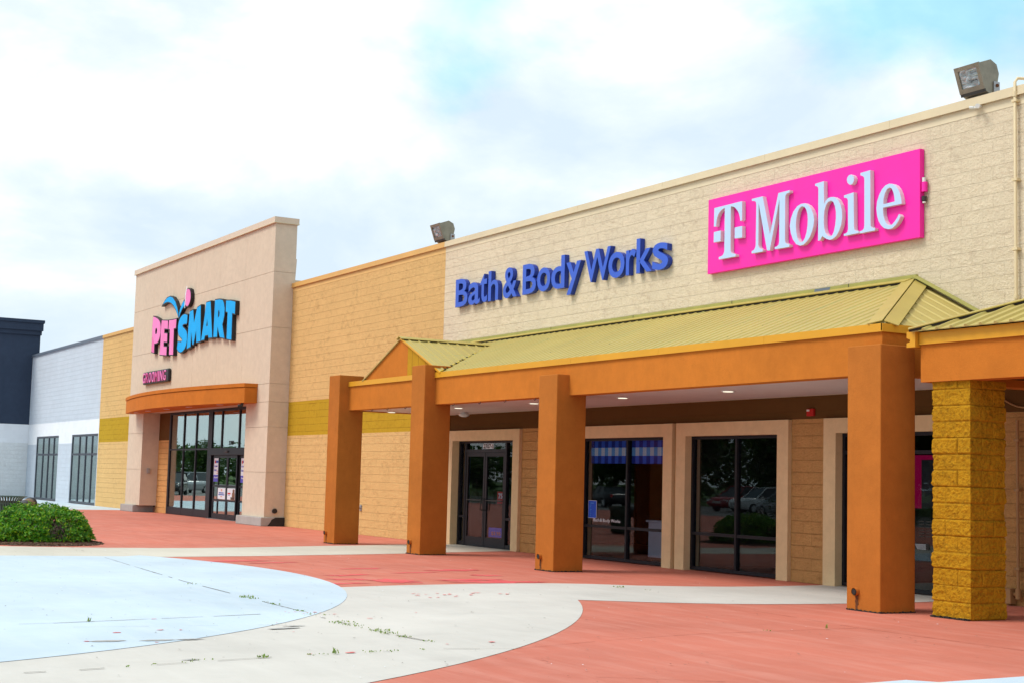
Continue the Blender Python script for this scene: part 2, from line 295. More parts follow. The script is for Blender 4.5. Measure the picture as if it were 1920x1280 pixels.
M['ging_b'] = plain('gingham_blue', (0.045, 0.14, 0.72), 0.7, var=0.05)
M['ging_c'] = plain('gingham_sky', (0.16, 0.45, 0.85), 0.7, var=0.05)
M['ging_d'] = plain('gingham_white', (0.72, 0.82, 0.86), 0.7, var=0.03)
M['counter'] = plain('pale_grey_laminate', (0.55, 0.60, 0.64), 0.5, var=0.03)
M['shelf_wood'] = plain('dark_wood_shelf', (0.10, 0.045, 0.02), 0.5, var=0.2)
M['bottle_yellow'] = plain('yellow_bottles', (0.45, 0.30, 0.02), 0.3, var=0.3)
M['bottle_pink'] = plain('pink_bottles', (0.45, 0.10, 0.12), 0.3, var=0.3)
M['car_black'] = plain('black_car_paint', (0.018, 0.018, 0.020), 0.15, var=0.02, spec=0.7)
M['car_silver'] = plain('silver_car_paint', (0.42, 0.44, 0.46), 0.2, metal=0.5, var=0.02, spec=0.6)
M['car_red'] = plain('red_car_paint', (0.36, 0.02, 0.02), 0.18, var=0.02, spec=0.6)
M['car_white'] = plain('white_car_paint', (0.75, 0.76, 0.76), 0.2, var=0.02, spec=0.6)
M['car_blue'] = plain('blue_car_paint', (0.05, 0.09, 0.17), 0.2, var=0.02, spec=0.6)
M['car_glass'] = plain('dark_car_glass', (0.015, 0.02, 0.022), 0.08, var=0.02, spec=0.8)
M['chrome'] = plain('chrome_trim', (0.65, 0.66, 0.68), 0.2, metal=1.0, var=0.02)
M['lens'] = plain('clear_lamp_lens', (0.6, 0.62, 0.62), 0.15, var=0.05)
def lens_mat():
    t = NT('floodlight_reflector'); p = t.pos()
    f = t.noise(t.scalev(p, (2.2, 2.2, 5)), 2.2, 4, 0.5, 1.6)
    c = t.ramp(f, [(0.30, (0.05, 0.06, 0.07)), (0.45, (0.30, 0.36, 0.38)), (0.58, (0.42, 0.48, 0.50)), (0.68, (0.75, 0.80, 0.84))])
    t.bsdf(c, 0.12, t.bump(f, 0.5, 0.05), 0.6, 0.6); return t.m
M['flood_lens'] = lens_mat()
def yb():
    t = NT('mustard_split_block'); p = t.pos()
    base = (0.50, 0.25, 0.014)
    g = t.n('ShaderNodeNewGeometry')
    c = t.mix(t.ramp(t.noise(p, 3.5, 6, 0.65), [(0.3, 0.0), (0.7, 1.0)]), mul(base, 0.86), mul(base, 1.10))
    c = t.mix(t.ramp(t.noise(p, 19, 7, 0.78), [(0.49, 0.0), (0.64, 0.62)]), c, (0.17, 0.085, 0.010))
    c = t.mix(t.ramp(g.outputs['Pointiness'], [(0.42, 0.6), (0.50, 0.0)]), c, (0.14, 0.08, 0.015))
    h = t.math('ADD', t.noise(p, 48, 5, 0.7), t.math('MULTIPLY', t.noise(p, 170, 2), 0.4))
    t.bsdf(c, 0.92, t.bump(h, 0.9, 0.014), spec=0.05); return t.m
M['yellow_block'] = yb()

# ------------------------------------------------------------------ mesh building
WLOC = {}
class MB:
    def __init__(s): s.v = []; s.f = []; s.mi = []; s.mats = []; s.sm = []
    def mat(s, m):
        if m not in s.mats: s.mats.append(m)
        return s.mats.index(m)
    def add(s, vs, fs, m, smooth=False):
        o = len(s.v); k = s.mat(m); s.v += [tuple(x) for x in vs]
        for f in fs: s.f.append([o+i for i in f]); s.mi.append(k); s.sm.append(smooth)
    def box(s, x0, x1, y0, y1, z0, z1, m, bev=0.0, rot=None, piv=None):
        if bev > 0:
            b = bmesh.new(); bmesh.ops.create_cube(b, size=1)
            for v in b.verts: v.co = Vector((v.co.x*(x1-x0)+(x0+x1)/2, v.co.y*(y1-y0)+(y0+y1)/2, v.co.z*(z1-z0)+(z0+z1)/2))
            bmesh.ops.bevel(b, geom=b.edges[:], offset=bev, segments=2, affect='EDGES', profile=0.5)
            vs = [v.co.copy() for v in b.verts]; b.verts.index_update(); fs = [[v.index for v in f.verts] for f in b.faces]; b.free()
        else:
            vs = [Vector(p) for p in ((x0, y0, z0), (x1, y0, z0), (x1, y1, z0), (x0, y1, z0), (x0, y0, z1), (x1, y0, z1), (x1, y1, z1), (x0, y1, z1))]
            fs = [(3, 2, 1, 0), (4, 5, 6, 7), (0, 1, 5, 4), (1, 2, 6, 5), (2, 3, 7, 6), (3, 0, 4, 7)]
        if rot is not None:
            pv = Vector(piv); vs = [rot @ (v-pv) + pv for v in vs]
        s.add(vs, fs, m)
    def poly(s, pts, m): s.add(pts, [list(range(len(pts)))], m)
    def prism(s, poly, a, b, m, axis='Y', smooth=False):   # poly in the two other axes, extruded from a to b
        n = len(poly)
        def mk(p, t): return {'Y': (p[0], t, p[1]), 'X': (t, p[0], p[1]), 'Z': (p[0], p[1], t)}[axis]
        vs = [mk(p, a) for p in poly] + [mk(p, b) for p in poly]
        fs = [list(range(n))[::-1], list(range(n, 2*n))]
        s.add(vs, fs, m); o = [[i, (i+1) % n, n+(i+1) % n, n+i] for i in range(n)]
        s.add(vs, o, m, smooth)
    def hexa(s, lo, hi, m):      # two quads (lists of 4 points)
        s.add(list(lo)+list(hi), [(3, 2, 1, 0), (4, 5, 6, 7), (0, 1, 5, 4), (1, 2, 6, 5), (2, 3, 7, 6), (3, 0, 4, 7)], m)
    def tube(s, pts, r, m, n=10, cap=True):
        pts = [Vector(p) for p in pts]; rs = r if isinstance(r, (list, tuple)) else [r]*len(pts); vs = []; fs = []; ref = None
        for i, p in enumerate(pts):
            d = (pts[min(i+1, len(pts)-1)] - pts[max(i-1, 0)]).normalized()
            if ref is None: ref = d.orthogonal().normalized()
            a = (ref - d*ref.dot(d)).normalized(); b = d.cross(a); ref = a
            for k in range(n):
                t = 2*math.pi*k/n; vs.append(p + (a*math.cos(t)+b*math.sin(t))*rs[i])
        for i in range(len(pts)-1):
            for k in range(n): fs.append((i*n+k, i*n+(k+1) % n, (i+1)*n+(k+1) % n, (i+1)*n+k))
        s.add(vs, fs, m, True)
        if cap: s.add(vs[:n], [list(range(n))[::-1]], m); s.add(vs[-n:], [list(range(n))], m)
    def merge(s, o):
        b = len(s.v); s.v += o.v
        for f, k, q in zip(o.f, o.mi, o.sm): s.f.append([b+i for i in f]); s.mi.append(s.mat(o.mats[k])); s.sm.append(q)
    def build(s, name, parent=None, loc=None, fixn=True):
        if parent is not None: off = WLOC[parent.name]
        elif loc is not None: off = Vector(loc)
        else:
            xs = [v[0] for v in s.v]; ys = [v[1] for v in s.v]; zs = [v[2] for v in s.v]
            off = Vector(((min(xs)+max(xs))/2, (min(ys)+max(ys))/2, min(zs)))
        me = bpy.data.meshes.new(name); me.from_pydata([(v[0]-off.x, v[1]-off.y, v[2]-off.z) for v in s.v], [], s.f)
        for m in s.mats: me.materials.append(m)
        me.polygons.foreach_set('material_index', s.mi); me.polygons.foreach_set('use_smooth', s.sm)
        if fixn:
            b = bmesh.new(); b.from_mesh(me); bmesh.ops.recalc_face_normals(b, faces=b.faces[:]); b.to_mesh(me); b.free()
        me.update()
        o = bpy.data.objects.new(name, me); COL.objects.link(o)
        if parent is not None: o.parent = parent
        else: o.location = off
        WLOC[o.name] = off.copy(); return o
def tag(o, label=None, cat=None, group=None, kind=None):
    for k, v in (('label', label), ('category', cat), ('group', group), ('kind', kind)):
        if v: o[k] = v
    return o
def thing(name, loc, label, cat, group=None):
    o = bpy.data.objects.new(name, None); COL.objects.link(o); o.location = loc; o.empty_display_size = 0.3
    WLOC[o.name] = Vector(loc); return tag(o, label, cat, group)
def copy_tree(o, parent=None):
    c = o.copy(); COL.objects.link(c)
    if parent is not None: c.parent = parent
    for ch in list(o.children): copy_tree(ch, c)
    return c
def curve_parts(obj):
    COL.objects.link(obj); dg = bpy.context.evaluated_depsgraph_get(); dg.update()
    me = bpy.data.meshes.new_from_object(obj.evaluated_get(dg)); vs = [v.co.copy() for v in me.vertices]; fs = [list(p.vertices) for p in me.polygons]
    bpy.data.meshes.remove(me); d = obj.data; bpy.data.objects.remove(obj); bpy.data.curves.remove(d); return vs, fs
def glyph(text, ext=0.5, offset=0.0):
    cu = bpy.data.curves.new('txt', 'FONT'); cu.body = text; cu.size = 1; cu.extrude = ext; cu.offset = offset; cu.resolution_u = 4
    return curve_parts(bpy.data.objects.new('txt', cu))
def outline(loops, ext, offset=0.0):
    cu = bpy.data.curves.new('ol', 'CURVE'); cu.dimensions = '2D'; cu.fill_mode = 'BOTH'; cu.extrude = ext; cu.offset = offset
    for l in loops:
        sp = cu.splines.new('POLY'); sp.points.add(len(l)-1)
        for i, p in enumerate(l): sp.points[i].co = (p[0], p[1], 0, 1)
        sp.use_cyclic_u = True
    return curve_parts(bpy.data.objects.new('ol', cu))
def fit(vs, x0, x1, z0, z1, yf, yb):     # glyph (u,v,w) into the box x0..x1, z0..z1, front at yf, back at yb
    us = [v.x for v in vs]; ws = [v.y for v in vs]; ds = [v.z for v in vs]
    def mp(a, lo, hi, c, d): return c + (a-lo)/max(1e-9, hi-lo)*(d-c)
    return [(mp(v.x, min(us), max(us), x0, x1), mp(v.z, min(ds), max(ds), yb, yf), mp(v.y, min(ws), max(ws), z0, z1)) for v in vs]
def raised(vs, yf, yb):
    ds = [v.z for v in vs]; lo, hi = min(ds), max(ds)
    return [(v.x, yb + (v.z-lo)/(hi-lo)*(yf-yb), v.y) for v in vs]
def text_into(mb, text, x0, x1, z0, z1, yf, yb, m, offset=0.0):
    vs, fs = glyph(text, 0.5, offset); mb.add(fit(vs, x0, x1, z0, z1, yf, yb), fs, m)
def split_mats(vs, fs, yf, face, side, mb):     # front faces in one material, the returns in another
    o = len(mb.v); mb.v += [tuple(v) for v in vs]; a, b = mb.mat(face), mb.mat(side)
    for f in fs:
        mb.f.append([o+i for i in f]); mb.mi.append(a if all(abs(vs[i][1]-yf) < 1e-4 for i in f) else b); mb.sm.append(False)
R = random.Random(7)
# ------------------------------------------------------------------ ground
def sheet(name, pts, z, m):
    mb = MB(); mb.poly([(x, y, z) for x, y in pts], m); o = mb.build(name, fixn=False); return tag(o, kind='structure')
def arc(cx, cy, r, a0, a1, n):
    return [(cx+r*math.cos(rad(a0+(a1-a0)*i/n)), cy+r*math.sin(rad(a0+(a1-a0)*i/n))) for i in range(n+1)]
g = MB(); g.poly([(-1500, -1500, -0.16), (1500, -1500, -0.16), (1500, 1500, -0.16), (-1500, 1500, -0.16)], M['lawn']); tag(g.build('ground', fixn=False), kind='structure')
g = MB(); g.poly([(-260, -58, -0.14), (60, -58, -0.14), (60, -33.5, -0.14), (-96, -33.5, -0.14), (-96, 0, -0.14), (-260, 0, -0.14)], M['asphalt']); tag(g.build('parking_lot', fixn=False), kind='structure')
g = MB(); g.box(-96, 30, -31.0, 9.0, -0.155, 0.0, M['red_paint']); tag(g.build('plaza', fixn=False), kind='structure')
# pale path leading to the small shop door
E_up = [(-30.9, -30.5), (-30.9, -14.0), (-30.55, -10.55), (-30.15, -9.4), (-29.94, -8.6), (-29.84, -7.54), (-29.88, -6.6), (-30.05, -5.75), (-30.38, -4.6), (-30.73, -3.55), (-30.98, -2.56), (-31.2, -1.85), (-31.37, -1.23), (-31.5, -0.5), (-31.52, 0.28)]
E_lo = [(-28.5, 0.28), (-28.55, 0.02), (-28.3, -0.9), (-28.1, -1.68), (-27.87, -2.4), (-27.64, -3.17), (-27.35, -4.4), (-27.09, -5.73), (-26.92, -6.6), (-26.82, -7.43), (-26.71, -8.68), (-26.85, -9.2), (-27.03, -9.85), (-27.26, -11.19), (-27.5, -14.0), (-27.5, -30.5)]
sheet('pale_path', E_up + E_lo, 0.004, M['beige_paint'])
ring = arc(-24.19, -20.12, 16.13, 62.4, -42, 60)
C_up = [(-19.36, -8.09), (-19.54, -7.08), (-19.6, -6.17), (-19.62, -5.3), (-19.52, -4.5), (-19.28, -3.92), (-18.85, -3.35), (-18.55, -2.6), (-18.40, -2.1), (-18.33, -1.55), (-18.34, -0.8), (-18.39, 0.28)]
C_lo = [(-15.46, 0.28), (-15.42, -0.3), (-15.33, -0.8), (-15.3, -1.3), (-15.34, -2.0), (-15.42, -2.8), (-15.55, -3.59), (-15.70, -4.05), (-15.87, -4.46), (-16.12, -4.95), (-16.42, -5.38)]
sheet('pale_ring', [(-22.0, -14.0), (-19.8, -9.0)] + C_up + C_lo + ring[0:] + [(-18.0, -29.0)], 0.004, M['grey_paint'])
disc = [p for p in arc(-22.463, -18.73, 11.07, 115.3, -90, 90)]
sheet('blue_disc', [(-27.5, -14.0), (-27.26, -11.19), (-27.03, -9.85), (-26.87, -9.1)] + disc + [(-27.5, -28.6)], 0.008, M['blue_paint'])
sheet('pale_pavement', [(-58.1, 0.0), (-58.12, -1.0), (-58.2, -2.63), (-58.45, -4.5), (-59.0, -8.0), (-60.2, -13.0), (-78.4, -15.0), (-78.4, 0.0)], 0.004, M['blue_paint'])
sheet('white_crossing', [(-9.09, -8.6), (-9.05, -7.93), (-9.08, -7.49), (-8.88, -7.32), (-8.90, -6.28), (-9.0, -4.0), (-4.0, -3.0), (-2.0, -9.0), (-5.0, -11.0)], 0.004, M['blue_paint'])
def blob(cx, cy, rx, ry, ang, rag, n, seed):
    rr = random.Random(seed); ca, sa = math.cos(rad(ang)), math.sin(rad(ang)); out = []
    for i in range(n):
        t = 2*math.pi*i/n; k = 1 + rag*(noise.noise((math.cos(t)*2.2, math.sin(t)*2.2, seed)) + 0.5*rr.uniform(-1, 1))
        x, y = rx*k*math.cos(t), ry*k*math.sin(t); out.append((cx+x*ca-y*sa, cy+x*sa+y*ca))
    return out
def patches(name, specs, z, m):
    mb = MB()
    for i, q in enumerate(specs): mb.poly([(x, y, z) for x, y in blob(*q)], m)
    return tag(mb.build(name, fixn=False), kind='structure')
patches('pink_paint_patches', [(-25.4, -7.85, .16, 1.0, 8, .5, 40, 1), (-24.9, -7.0, .10, .5, 12, .6, 30, 2), (-20.35, -6.75, .42, .30, 20, .6, 40, 3), (-20.8, -7.3, .3, .14, 70, .7, 36, 4),
    (-20.4, -5.45, .55, .16, 88, .5, 44, 5), (-19.95, -5.25, .22, .75, -8, .55, 44, 6), (-21.3, -4.65, .25, .16, 60, .6, 30, 7), (-22.6, -4.55, .18, .5, 0, .6, 36, 8), (-21.7, -6.9, .12, .4, 15, .7, 30, 9), (-20.0, -7.9, .10, .55, 6, .5, 30, 10),
    (-23.2, -6.0, .10, .35, 10, .7, 24, 11), (-22.1, -5.6, .08, .5, 4, .7, 24, 12)], 0.004, M['pink_paint'])
patches('pink_paint_specks', [(-17.75+R.uniform(-.35, .35), -6.95+R.uniform(-.8, .8), R.uniform(.008, .03), R.uniform(.012, .05), R.uniform(0, 180), .7, 12, 30+i) for i in range(20)]
    + [(-15.75+R.uniform(-.25, .25), -10.0+R.uniform(-.3, .3), R.uniform(.008, .022), R.uniform(.01, .03), 0, .6, 10, 90+i) for i in range(9)]
    + [(R.uniform(-15.6, -12.0), R.uniform(-13.2, -8.6), R.uniform(.008, .03), R.uniform(.01, .04), 0, .6, 8, 120+i) for i in range(14)], 0.012, M['pink_paint'])
patches('oil_spots', [(-14.25, -10.95, .05, .19, 10, .25, 30, 21), (-14.45, -10.75, .03, .12, 0, .4, 20, 22), (-13.62, -12.9, .06, .17, 0, .3, 24, 23), (-13.55, -12.45, .05, .16, 0, .4, 24, 24), (-13.55, -12.15, .04, .12, 0, .4, 24, 25),
    (-12.1, -12.6, .03, .07, 0, .5, 16, 26), (-17.3, -13.5, .05, .09, 0, .4, 16, 27)], 0.0125, M['oil'])
# joints between the slabs: thin dark lines, widened where dirt collects
def joint(mb, pts, w, z, m, gap=0.35, seed=0):
    rr = random.Random(seed)
    for (x0, y0), (x1, y1) in zip(pts[:-1], pts[1:]):
        L = math.hypot(x1-x0, y1-y0); dx, dy = (x1-x0)/L, (y1-y0)/L; s = 0
        while s < L:
            e = min(L, s+rr.uniform(.08, .5))
            if rr.random() > gap:
                a, b = w*rr.uniform(.35, 1.5), w*rr.uniform(.35, 1.5)
                mb.poly([(x0+dx*s-dy*a, y0+dy*s+dx*a, z), (x0+dx*s+dy*a, y0+dy*s-dx*a, z), (x0+dx*e+dy*b, y0+dy*e-dx*b, z), (x0+dx*e-dy*b, y0+dy*e+dx*b, z)], m)
            s = e
J1 = [(-30.5, -9.25), (-24.0, -9.72), (-20.69, -9.94), (-17.76, -10.02), (-16.06, -10.06), (-14.8, -10.14), (-13.58, -10.14), (-12.52, -10.03)]
J2 = [(-15.25, -15.5), (-15.33, -13.0), (-15.51, -11.96), (-15.63, -11.22), (-15.8, -10.4)]
J3 = [(-11.6, -15.5), (-11.74, -13.62), (-11.92, -12.7), (-12.05, -11.92), (-12.11, -11.25), (-12.18, -10.2)]
mb = MB()
joint(mb, J1[:2], .005, .012, M['joint'], .55, 1); joint(mb, J1[1:], .008, .012, M['joint'], .34, 2); joint(mb, J2, .008, .012, M['joint'], .42, 3); joint(mb, J3, .007, .012, M['joint'], .45, 4)
joint(mb, [(-12.18, -10.2), (-12.0, -9.6)], .005, .012, M['joint'], .2, 5); joint(mb, [(-14.9, -12.9), (-14.6, -10.9), (-13.9, -10.2)], .003, .012, M['joint'], .6, 6)
tag(mb.build('pavement_joints', fixn=False), kind='structure')
mb = MB()
joint(mb, [(-12.0, -9.6), (-12.38, -8.28), (-12.64, -6.92), (-12.65, -4.65)], .004, .004, M['red_joint'], .05, 7); joint(mb, [(-12.65, -4.65), (-10.3, -4.6), (-7, -4.55)], .005, .004, M['red_joint'], .05, 8)
joint(mb, [(-12.65, -4.65), (-14.8, -4.4)], .004, .004, M['red_joint'], .15, 9); joint(mb, [(-10.1, -9.9), (-9.2, -8.6), (-9.0, -7.9)], .004, .004, M['red_joint'], .2, 10)
for y in (-3.3, -6.5, -9.8): joint(mb, [(-57, y), (-31.2, y+.1)], .005, .004, M['red_joint'], .15, 11)
for x in (-53, -48, -43, -38, -34): joint(mb, [(x, -12), (x, -.9)], .005, .004, M['red_joint'], .15, 12)
tag(mb.build('painted_joints', fixn=False), kind='structure')
# litter: dead leaves, chips of paint, grit
mb = MB()
for i in range(900):
    x, y = R.uniform(-34, -9.5), R.uniform(-13.5, -0.6); sc = R.choice((.007, .010, .014, .02)) ; a = R.uniform(0, 6.28)
    pts = [(x+sc*k*math.cos(a+t), y+sc*k*math.sin(a+t)*.7, .0135+R.uniform(0, .003)) for t, k in ((0, 1), (1.3, .7), (2.7, 1.1), (4.1, .6), (5.2, .9))]
    mb.poly(pts, R.choice((M['mulch'], M['joint'], M['joint'], M['bark'], M['paper'])))
tag(mb.build('leaf_litter', fixn=False), kind='stuff')
# weeds in the joints
mb = MB()
def tuft(x, y, n, h, spread):
    for i in range(n):
        a = R.uniform(0, 6.28); r = spread*math.sqrt(R.random()); bx, by = x+r*math.cos(a), y+r*math.sin(a); L = h*.7*R.uniform(.4, 1.1); d = R.uniform(0, 6.28); le = R.uniform(.2, .9)*L; w = R.uniform(.004, .008)
        px, py = -math.sin(d)*w, math.cos(d)*w
        p1 = (bx+math.cos(d)*le*.4, by+math.sin(d)*le*.4, .012+L*.65); p2 = (bx+math.cos(d)*le, by+math.sin(d)*le, .012+L*.85)
        mb.add([(bx-px, by-py, .012), (bx+px, by+py, .012), (p1[0]+px*.8, p1[1]+py*.8, p1[2]), (p1[0]-px*.8, p1[1]-py*.8, p1[2]), p2], [(0, 1, 2, 3), (3, 2, 4)], M['weed_leaf'])
for x, y, n, h, s in [(-17.9, -10.02, 60, .055, .10), (-17.7, -10.0, 30, .04, .08), (-16.9, -10.04, 24, .03, .08), (-20.2, -9.96, 18, .03, .12), (-15.5, -10.08, 30, .03, .16), (-14.62, -10.14, 60, .04, .14), (-14.35, -10.14, 40, .03, .12), (-13.75, -10.13, 70, .04, .12), (-13.5, -10.12, 40, .04, .10), (-13.2, -10.1, 36, .03, .10),
        (-12.75, -10.06, 30, .025, .08), (-15.4, -12.63, 16, .11, .03), (-12.05, -12.0, 50, .05, .05), (-12.12, -11.3, 22, .11, .03), (-12.13, -10.9, 30, .02, .14), (-12.0, -12.55, 12, .03, .1), (-18.5, -3.95, 40, .05, .09), (-17.95, -3.8, 14, .02, .06), (-12.63, -6.0, 10, .04, .06), (-12.64, -5.15, 9, .10, .02)]: tuft(x, y, int(n*.55), h*.85, s)
for pts, n in ((J1[2:], 14), (J3, 9)):
    for i in range(n):
        k = R.randrange(len(pts)-1); t = R.random(); tuft(pts[k][0]+(pts[k+1][0]-pts[k][0])*t, pts[k][1]+(pts[k+1][1]-pts[k][1])*t, 7, .018, .05)
tag(mb.build('weeds', fixn=False), kind='stuff')

# ------------------------------------------------------------------ the buildings
WT = 7.26       # underside of the coping
def coping(mb, x0, x1, m, step=3.05):
    x = x0
    while x < x1-0.01:
        e = min(x1, x+step); mb.box(x+.002, e-.002, -.045, .40, WT, 7.385, m); mb.box(x+.002, e-.002, -.055, -.043, WT-.012, WT+.02, m); x = e
def window_unit(parent, x0, x1, z0, z1, y, posts, rails, mf, mg, d=.09, w=.055, kick=0.0, name='window', label=None):
    f = MB()
    f.box(x0, x0+w, y, y+d, z0, z1, mf); f.box(x1-w, x1, y, y+d, z0, z1, mf)
    f.box(x0+w, x1-w, y+.001, y+d-.001, z1-w, z1, mf); f.box(x0+w, x1-w, y+.001, y+d-.001, z0, z0+max(w, kick), mf)
    for p in posts: f.box(p-w/2, p+w/2, y-.004, y+d-.003, z0+max(w, kick), z1-w, mf)
    for r in rails: f.box(x0+w, x1-w, y+.006, y+d-.006, r-w/2, r+w/2, mf)
    o = f.build(name, parent)
    if label: o['label'] = label
    gm = MB(); gm.box(x0+w*.5, x1-w*.5, y+d*.45, y+d*.45+.008, z0+w*.5, z1-w*.5, mg); gm.build('pane', o)
    return o
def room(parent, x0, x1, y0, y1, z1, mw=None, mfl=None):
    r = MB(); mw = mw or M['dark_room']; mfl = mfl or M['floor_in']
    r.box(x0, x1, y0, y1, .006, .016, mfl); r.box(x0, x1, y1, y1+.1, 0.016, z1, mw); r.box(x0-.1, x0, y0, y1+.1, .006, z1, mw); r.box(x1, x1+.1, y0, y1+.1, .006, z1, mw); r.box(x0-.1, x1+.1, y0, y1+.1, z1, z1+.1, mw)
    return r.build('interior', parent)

# --- cream shop block with three storefronts under the walkway canopy
cr = thing('store_building', (-20, 0, 0), 'long cream block storefront with a blue and a magenta sign above its canopy roof', 'store')
w = MB(); w.box(-32.13, 8.0, 0.0, .35, 3.10, WT, M['wall_cream']); w.build('wall', cr)['label'] = 'cream split-face block wall'
w = MB(); w.box(-32.13, 8.0, -.004, 0, 7.112, WT-.001, M['cream_smooth']); w.build('top_course', cr)
w = MB(); w.box(-32.13, 8.0, .35, 9.0, 6.9, 7.1, M['grey_metal']); w.build('roof', cr)
w = MB(); coping(w, -32.13, 8.0, M['coping_cream']); w.build('coping', cr)
w = MB(); w.box(-31.74, 8.0, .05, .33, 2.72, 3.098, M['brown']); w.build('band', cr)['label'] = 'dark brown band under the soffit'
for a, b in ((-28.28, -26.12), (-22.58, -22.44), (-19.28, -18.39), (-14.99, 8.0)): w = MB(); w.box(a, b, .06, .33, 0, 2.718, M['pier']); w.build('pier', cr)['label'] = 'orange tan split block pier'
def surround(x0, x1, iw=.29, zt=2.47, zo=2.715):
    s = MB(); s.box(x0, x0+iw, -.02, .335, 0, zo, M['surround'], .006); s.box(x1-iw, x1, -.02, .335, 0, zo, M['surround'], .006); s.box(x0+iw-.004, x1-iw+.004, -.018, .333, zt, zo-.002, M['surround'])
    return s.build('door_surround' if x0 < -31 else 'window_surround', cr)
surround(-31.74, -28.27); surround(-26.13, -22.57); surround(-22.45, -19.27); surround(-18.40, -14.98)
# door 1
d = MB(); y = .17
for a, b in ((-31.45, -31.38), (-31.145, -31.075), (-29.215, -29.145), (-28.63, -28.56)): d.box(a, b, y, y+.10, 0.01, 2.47, M['black_frame'])
d.box(-31.38, -28.63, y+.004, y+.096, 2.42, 2.468, M['black_frame']); d.box(-31.075, -29.215, y+.004, y+.096, 2.20, 2.27, M['black_frame'])
for a, b in ((-31.38, -31.145), (-29.145, -28.63)): d.box(a, b, y+.006, y+.094, .66, .71, M['black_frame']); d.box(a, b, y+.006, y+.094, .01, .10, M['black_frame'])
df = d.build('door_frame', cr)
for q in ((-31.38, -31.145, .10, 2.42), (-29.145, -28.63, .10, 2.42), (-31.075, -29.215, 2.27, 2.42)): gm = MB(); gm.box(q[0], q[1], y+.045, y+.053, q[2], q[3], M['glass']); gm.build('pane', df)
def leaf_door(x0, x1, y, z0, z1, parent, hx, mf=M['black_frame'], mg=M['glass'], st=.075, kick=.22, name='door'):
    d = MB(); d.box(x0, x0+st, y, y+.05, z0, z1, mf); d.box(x1-st, x1, y, y+.05, z0, z1, mf); d.box(x0+st, x1-st, y+.002, y+.048, z1-.09, z1, mf); d.box(x0+st, x1-st, y+.002, y+.048, z0, z0+kick, mf)
    o = d.build(name, parent); gm = MB(); gm.box(x0+st, x1-st, y+.02, y+.028, z0+kick, z1-.09, mg); gm.build('pane', o)
    if hx is not None:
        h = MB(); s = 1 if hx > 0 else -1; px = x1-.04 if hx > 0 else x0+.04
        h.tube([(px, y, 1.12), (px, y-.07, 1.12), (px, y-.07, .86), (px, y, .86)], .013, M['bronze_dark'], 8)
        h.box(x0+st, x1-st, y-.03, y-.005, 1.075, 1.10, M['bronze_dark']); h.build('handle', o)
    return o
leaf_door(-31.065, -30.16, .18, .012, 2.195, cr, 1); leaf_door(-30.14, -29.225, .18, .012, 2.195, cr, -1)
window_unit(cr, -25.84, -22.86, .02, 2.47, .13, [-24.27], [.68], M['black_frame'], M['glass'])
window_unit(cr, -22.16, -19.56, .02, 2.47, .13, [-20.84], [.68], M['black_frame'], M['glass'])
window_unit(cr, -18.11, -15.27, .02, 2.47, .13, [-17.0, -16.1], [2.16], M['black_frame'], M['glass'])
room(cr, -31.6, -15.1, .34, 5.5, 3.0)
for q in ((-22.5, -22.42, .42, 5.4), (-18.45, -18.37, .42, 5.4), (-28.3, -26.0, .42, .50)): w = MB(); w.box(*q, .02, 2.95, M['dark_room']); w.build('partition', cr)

# --- pet store: orange block wall with a tall tan entrance portal
pt = thing('store_building', (-48, 0, 0), 'orange block store with a tall tan entrance portal under a curved orange canopy', 'store')
for a, b in ((-64.42, -57.44), (-42.28, -32.132)):
    w = MB(); w.box(a, b, 0, .35, 3.755, WT, M['wall_orange']); w.build('upper_wall', pt)['label'] = 'orange split-face block wall'
    w = MB(); w.box(a, b, 0, .35, 0, 2.738, M['wall_orange']); w.build('lower_wall', pt)['label'] = 'orange split-face block wall'
w = MB(); w.box(-55.6, -54.22, .0, .35, 0, 2.73, M['pier']); w.build('pier', pt)
w = MB(); w.box(-32.128, -31.742, .002, .34, 0, 2.72, M['wall_orange']); w.build('wall_return', pt)
for a, b in ((-64.42, -57.44), (-42.28, -32.132)):
    w = MB(); w.box(a, b, .004, .35, 2.738, 3.755, M['ochre'])
    if b > -40: w.box(-32.132, -31.742, .006, .34, 2.72, 3.098, M['ochre'])
    w.build('band', pt)['label'] = 'ochre smooth block band'
w = MB(); w.box(-55.6, -54.22, .004, .35, 2.73, 3.74, M['brown']); w.build('lintel', pt)
w = MB(); coping(w, -64.42, -57.44, M['coping_orange']); w.build('coping', pt); w = MB(); coping(w, -42.28, -32.132, M['coping_orange']); w.build('coping', pt)
w = MB(); w.box(-42.28, -32.132, -.004, 0, 7.112, WT-.001, M['orange_smooth']); w.build('top_course', pt)
w = MB(); w.box(-64.42, -32.13, .35, 9.0, 6.9, 7.1, M['grey_metal']); w.build('roof', pt)
# portal: grooves are real gaps between the stucco panels
w = MB(); zs = [.26, 1.61, 2.98, 3.74]; gp = .012
def panel(x0, x1, z0, z1): w.box(x0, x1, -.64, .06, z0+gp, z1, M['tan'])
for x0, x1 in ((-57.45, -55.5), (-44.22, -42.27)):
    for a, b in zip(zs[:-1], zs[1:]): panel(x0, x1, a, b)
xs = [-57.45, -54.85, -52.3, -49.85, -47.3, -44.8, -42.27]
for a, b in ((3.74, 4.296), (4.296, 5.999), (5.999, 7.702), (7.702, 9.22)): panel(-57.45, -42.27, a, b)
w.box(-57.44, -55.51, -.625, .05, .26, 9.2, M['tan']); w.box(-44.21, -42.285, -.625, .05, .26, 9.2, M['tan']); w.box(-55.51, -44.21, -.625, .05, 3.76, 9.2, M['tan'])
po = w.build('portal', pt); po['label'] = 'tall tan stucco entrance portal'
for x in xs[1:-1]: w = MB(); w.box(x-.004, x+.004, -.6425, -.6395, 4.32, 9.2, M['tan_edge']); w.build('vertical_joint', po)
